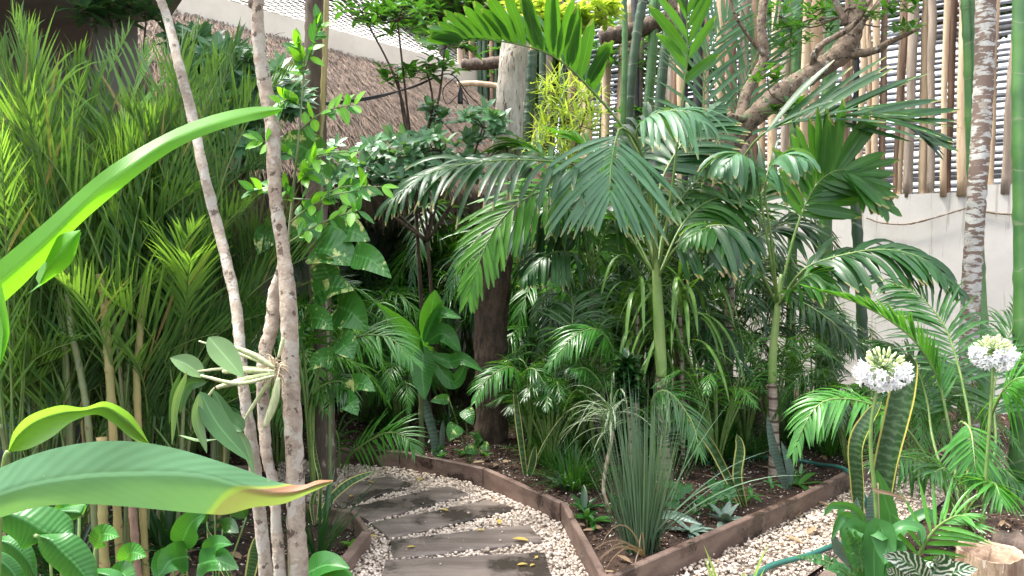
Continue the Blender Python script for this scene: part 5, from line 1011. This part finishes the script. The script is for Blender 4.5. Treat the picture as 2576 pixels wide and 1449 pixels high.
# ------------------------------------------------------------------ big foreground leaves
def bl(name,label,cat,A,M,B,mat,d0,d1,md=0.,group=None,stem=None):
    n=len(A); dz=lambda L,i: d0+(d1-d0)*i/(len(L)-1)
    t=thing(name,label,cat,D(*A[0],d0),group); mb=MB()
    blade3(mb,[D(*p,dz(A,i)) for i,p in enumerate(A)],[D(*p,dz(M,i)+md) for i,p in enumerate(M)],[D(*p,dz(B,i)) for i,p in enumerate(B)],n=60); mb.build('blade',MT[mat],t)
    if stem: mb=MB(); tube(mb,[D(*p) for p in stem],[.004,.003],7,n=16); mb.build('leaf_stalk',MT['rachis'],t)
bl('large_leaf','long lime green leaf sweeping up from the left edge to a thin tip','leaf',
 [(-200,850),(-60,715),(0,655),(65,600),(135,540),(200,480),(260,430),(320,390),(400,345),(470,312),(550,285),(625,270),(680,268),(712,272)],
 [(-200,930),(-60,775),(0,712),(65,655),(135,590),(200,525),(260,470),(330,420),(410,365),(480,332),(560,305),(630,287),(690,278),(712,273)],
 [(-200,990),(-60,830),(0,770),(60,715),(130,640),(200,565),(280,495),(360,430),(440,375),(520,338),(600,312),(660,298),(695,286),(712,274)],'big_lime',.85,1.35,-.015)
bl('large_leaf','huge green leaf with a brown dried tip lying across the lower left','leaf',
 [(-260,1290),(-100,1215),(0,1177),(65,1150),(150,1125),(250,1110),(350,1112),(450,1130),(550,1160),(625,1185),(697,1212),(760,1220),(800,1208),(838,1208)],
 [(-260,1330),(-100,1275),(0,1243),(70,1222),(150,1206),(230,1196),(310,1192),(430,1190),(520,1198),(590,1218),(670,1240),(740,1238),(800,1218),(838,1210)],
 [(-260,1400),(-100,1330),(0,1302),(100,1275),(200,1268),(300,1273),(380,1280),(450,1287),(520,1293),(570,1294),(640,1276),(710,1268),(780,1240),(838,1213)],'big_green',.75,.85,-.010)
bl('large_leaf','arched half folded leaf above the huge green leaf','leaf',
 [(20,1135),(35,1085),(75,1045),(150,1020),(210,1025),(265,1010),(320,1035),(350,1070),(375,1115)],
 [(22,1135),(45,1095),(90,1060),(150,1040),(210,1033),(265,1025),(315,1055),(345,1085),(375,1117)],
 [(25,1138),(75,1128),(130,1100),(180,1062),(240,1043),(285,1065),(325,1098),(350,1112),(378,1119)],'arched_leaf',1.05,1.0,.03,stem=[(22,1135,1.05),(12,1165,1.05),(0,1300,1.06),(-10,1700,1.06)])
bl('large_leaf','torn sunlit leaf fragment under the long lime leaf','leaf',[(90,700),(110,640),(150,592),(202,578)],[(100,720),(130,660),(165,620),(202,580)],[(60,745),(130,700),(180,660),(204,588)],'big_lime',1.0,1.0,-.01)
bl('large_leaf','narrow lime leaf hanging down at the left edge','leaf',[(-70,640),(-40,700),(-5,780),(0,850),(-2,912)],[(-50,660),(-20,740),(8,820),(6,870),(0,915)],[(0,700),(14,760),(24,830),(14,880),(2,918)],'big_lime',.8,.8,-.01)
t=thing('calathea','broad ribbed leaves drooping in the lower left corner','plant',down(-20,1500,1.6))
for A,M,B,d in [([(-60,1240),(10,1268),(80,1270),(140,1278),(180,1305),(186,1345)],[(-60,1270),(20,1290),(70,1310),(120,1340),(150,1350),(186,1348)],[(-60,1290),(0,1330),(40,1360),(60,1380),(110,1360),(184,1352)],1.3),
  ([(100,1345),(150,1342),(190,1345),(225,1380),(243,1420),(250,1480)],[(98,1348),(130,1360),(160,1390),(190,1420),(215,1450),(250,1485)],[(95,1352),(98,1380),(115,1410),(150,1440),(200,1480),(248,1490)],1.25),
  ([(0,1350),(40,1345),(70,1360),(90,1400),(95,1460)],[(0,1360),(30,1370),(55,1390),(75,1420),(94,1465)],[(-2,1365),(5,1400),(25,1430),(60,1460),(92,1470)],1.35),
  ([(-40,1380),(10,1390),(40,1410),(60,1440),(65,1490)],[(-40,1400),(0,1410),(25,1430),(45,1460),(64,1492)],[(-42,1420),(-10,1450),(20,1470),(40,1490),(62,1495)],1.3),
  ([(150,1280),(190,1270),(212,1275),(205,1295)],[(150,1285),(180,1288),(200,1290),(206,1296)],[(150,1290),(165,1305),(185,1308),(206,1298)],1.5),
  ([(240,1430),(280,1430),(310,1445),(320,1480)],[(240,1440),(270,1448),(295,1462),(320,1482)],[(238,1448),(255,1470),(285,1485),(318,1485)],1.4)]:
    mb=MB(); blade3(mb,[D(*p,d) for p in A],[D(*p,d-.02) for p in M],[D(*p,d) for p in B],n=24); mb.build('leaf',MT['calathea_leaf'],t)
mb=MB(); tube(mb,[down(-20,1500,1.6),D(60,1440,1.4),D(95,1350,1.27)],.004,6,n=10); mb.build('stem',MT['rachis'],t)
# lower left broad plants
def broad(label,items,d,mat,name='philodendron',prof='heart'):
    b=down(*items[0][0],d); t=thing(name,label,'plant',b)
    for a,c,w,rl in items:
        mb=MB(); A=D(*a,d); B=D(*c,d-.12); bladesp(mb,[A,(A+B)/2+(0,-.02,.03),B],px(w,d)*2,prof,roll=rl,fold=.25,n=18,nc=7,wav=.03); tube(mb,[b,(b+A)/2,A],.004,5,n=6,mat=1); mb.build('leaf',[MT[mat],MT['rachis']],t)
broad('dark glossy arrow shaped leaves at the bottom left of the trunks',[((470,1400),(400,1449),80,0),((455,1370),(520,1290),70,10),((500,1420),(600,1430),80,20),((430,1400),(395,1470),60,0),((520,1395),(585,1370),50,20)],3.1,'calathea_leaf')
broad('large dark leaf at the bottom right of the twin trunks',[((775,1440),(880,1430),75,35),((790,1460),(900,1470),80,30)],3.2,'calathea_leaf')
broad('glossy low leaves at the very bottom left behind the ribbed leaves',[((150,1320),(190,1290),40,0),((240,1380),(300,1350),50,10),((200,1300),(215,1270),40,0),((310,1420),(370,1400),50,0),((120,1330),(80,1290),50,0),((300,1449),(340,1480),60,0)],2.2,'taro_leaf',name='broadleaf_plant',prof='ell')
strapclump('dark strappy grass in the small bed right of the trunks',down(800,1340,4.0),40,.5,.014,'palm_dark',.3,(40,85),name='strappy_grass')
strapclump('deep green undergrowth behind the lower left canes',down(420,1240,4.0),60,.45,.03,'palm_dark',.5,(20,80),name='undergrowth_plant')
strapclump('shaded undergrowth left of the stout cane',down(150,1200,3.7),60,.5,.03,'palm_dark',.5,(20,80),name='undergrowth_plant')
broad('shaded leafy plant under the brown leaf tip',[((540,1290),(600,1270),50,0),((520,1310),(470,1290),50,0),((560,1330),(600,1340),40,0),((620,1300),(560,1260),50,0)],3.5,'areca_leaf',name='broadleaf_plant',prof='ell')
# edging board back left + blue tarp
board(G(-400,1160,.2),G(640,1180,.2),.2,.04,'edging_board','dark edging board behind the canes in the left bed',1,mat='kerb_wood')
mb=MB(); g=np.array([[(*(D(x,1000,5.6+.5*v)[:2]),.45-.25*u_*0+.12*v+rng.normal()*.01) for x in np.linspace(-80,125,8)] for v,u_ in zip(np.linspace(0,1,6),range(6))]); mb.grids(g); 
g2=np.array([[(*(D(x,1000,5.6)[:2]),z) for x in np.linspace(-80,125,8)] for z in (.15,.3,.45)]); mb.grids(g2); setp(mb.build('blue_tarp',MT['tarp']),'folded blue tarp in the shade at the left edge','tarp')
# high crowns of the trees (above the picture, they dapple the light)
for nm,c,rad,n in (('pale_tree',(-.6,6.6,5.2),(1.9,1.5,.7),120),('leaning_tree',(2.0,6.8,5.1),(2.0,1.6,.6),130),('twin_trunk_tree',(-1.7,4.3,4.7),(1.6,1.3,.6),120)):
    o=bpy.data.objects[nm]; v=nz(rng.normal(size=(n,3)))*rng.uniform(.2,1,(n,1))**.5; Cc=np.array(c)+v*np.array(rad); mb=MB(); rosettes(mb,Cc,6,.16,.06); mb.build('crown',MT['broad_leaf'],o)
    mb=MB(); top=max((np.array(v2.co)+np.array(o.location) for ch in o.children if ch.name.startswith('trunk') for v2 in ch.data.vertices),key=lambda q:q[2])
    tube(mb,[top-(0,0,.1),(top+np.array(c))/2,np.array(c)],[.019,.018,.012] if 'twin' in nm else [.055,.045,.02],7,n=10)
    for q in Cc[::8]: tube(mb,[np.array(c),(np.array(c)+q)/2+(0,0,.1),q],[.015,.005],5,n=5)
    mb.build('limbs',MT['bark_brown'],o)
# fallen leaves
FL=[(940,1215,'yellow leaf on the farthest big sleeper'),(888,1245,'pale green leaf on the farthest big sleeper at the left'),(1128,1285,'small curled green leaf on the middle sleeper'),(1330,1360,'large yellow leaf at the right end of the second sleeper'),(1218,1334,'small pale leaf on the second sleeper'),(1045,1375,'curled leaf on the left of the second sleeper'),(1300,1421,'yellow leaf on the front sleeper at the left'),(1345,1419,'brown yellow leaf on the front sleeper at the right'),(1348,1398,'small leaf near the top edge of the front sleeper'),(1052,1210,'brown leaf on the gravel at the far kerb'),(1258,1318,'small brown leaf on the gravel right of the middle sleeper'),(950,1350,'brown leaf on the gravel by the rusty board')]
for i,(x,y,lab) in enumerate(FL):
    mb=MB(); b=G(x,y,.058); a=rng.uniform(0,6.28); L=.085 if 'large' in lab else random.uniform(.04,.06); leaves(mb,b,(math.cos(a),math.sin(a),.12),(0,0,1),L,L*.45,.15,.35,'ell',7,curl=.2); setp(mb.build('fallen_leaf',MT['fallen_leaf']),lab,'fallen leaf','fallen leaves on the path')
for i,(x,y,lab) in enumerate([(2030,1345,'curled brown leaf in the middle of the right gravel'),(2022,1368,'dark curled leaf on the right gravel below the big one'),(2000,1303,'tan leaf on the right gravel by the kerb'),(2090,1275,'pale twig like leaf on the right gravel')]):
    mb=MB(); b=G(x,y,.05); a=rng.uniform(0,3.14); leaves(mb,b,(math.cos(a),math.sin(a),.1),(0,0,1),.1,.035,.1,.6,'ell',7,curl=.3); setp(mb.build('fallen_leaf',MT['dry_leaf']),lab,'fallen leaf','dry leaves on the right gravel')
n=260; P=scatter(bedpoly,n*2,.012,.02,7); k=~inpoly(P,main_poly)&~inpoly(P,right_poly); P=P[k]; n=len(P); a=rng.uniform(0,6.28,n)
mb=MB(); leaves(mb,P,np.c_[np.cos(a),np.sin(a),np.full(n,.15)],nz(np.c_[rng.normal(size=(n,2))*.3,np.ones(n)]),rng.uniform(.04,.12,n),rng.uniform(.015,.035,n),.2,.4,'ell',5,curl=.2); 
for k in range(70):
    p=G(random.uniform(860,1480),random.uniform(1180,1449),.05); a=rng.uniform(0,6.28)
    if inpoly(np.array([p[:2]]),main_poly)[0]: leaves(mb,p,(math.cos(a),math.sin(a),.1),(0,0,1),random.uniform(.012,.035),.008,.1,.3,'ell',4)
    p=G(random.uniform(1700,2300),random.uniform(1200,1449),.045)
    if inpoly(np.array([p[:2]]),right_poly)[0]: leaves(mb,p,(math.cos(a),math.sin(a),.1),(0,0,1),random.uniform(.02,.06),.012,.1,.3,'ell',4)
o=mb.build('leaf_litter',MT['dry_leaf']); setp(o,'dry brown leaf litter strewn on the beds',None,None,'stuff')
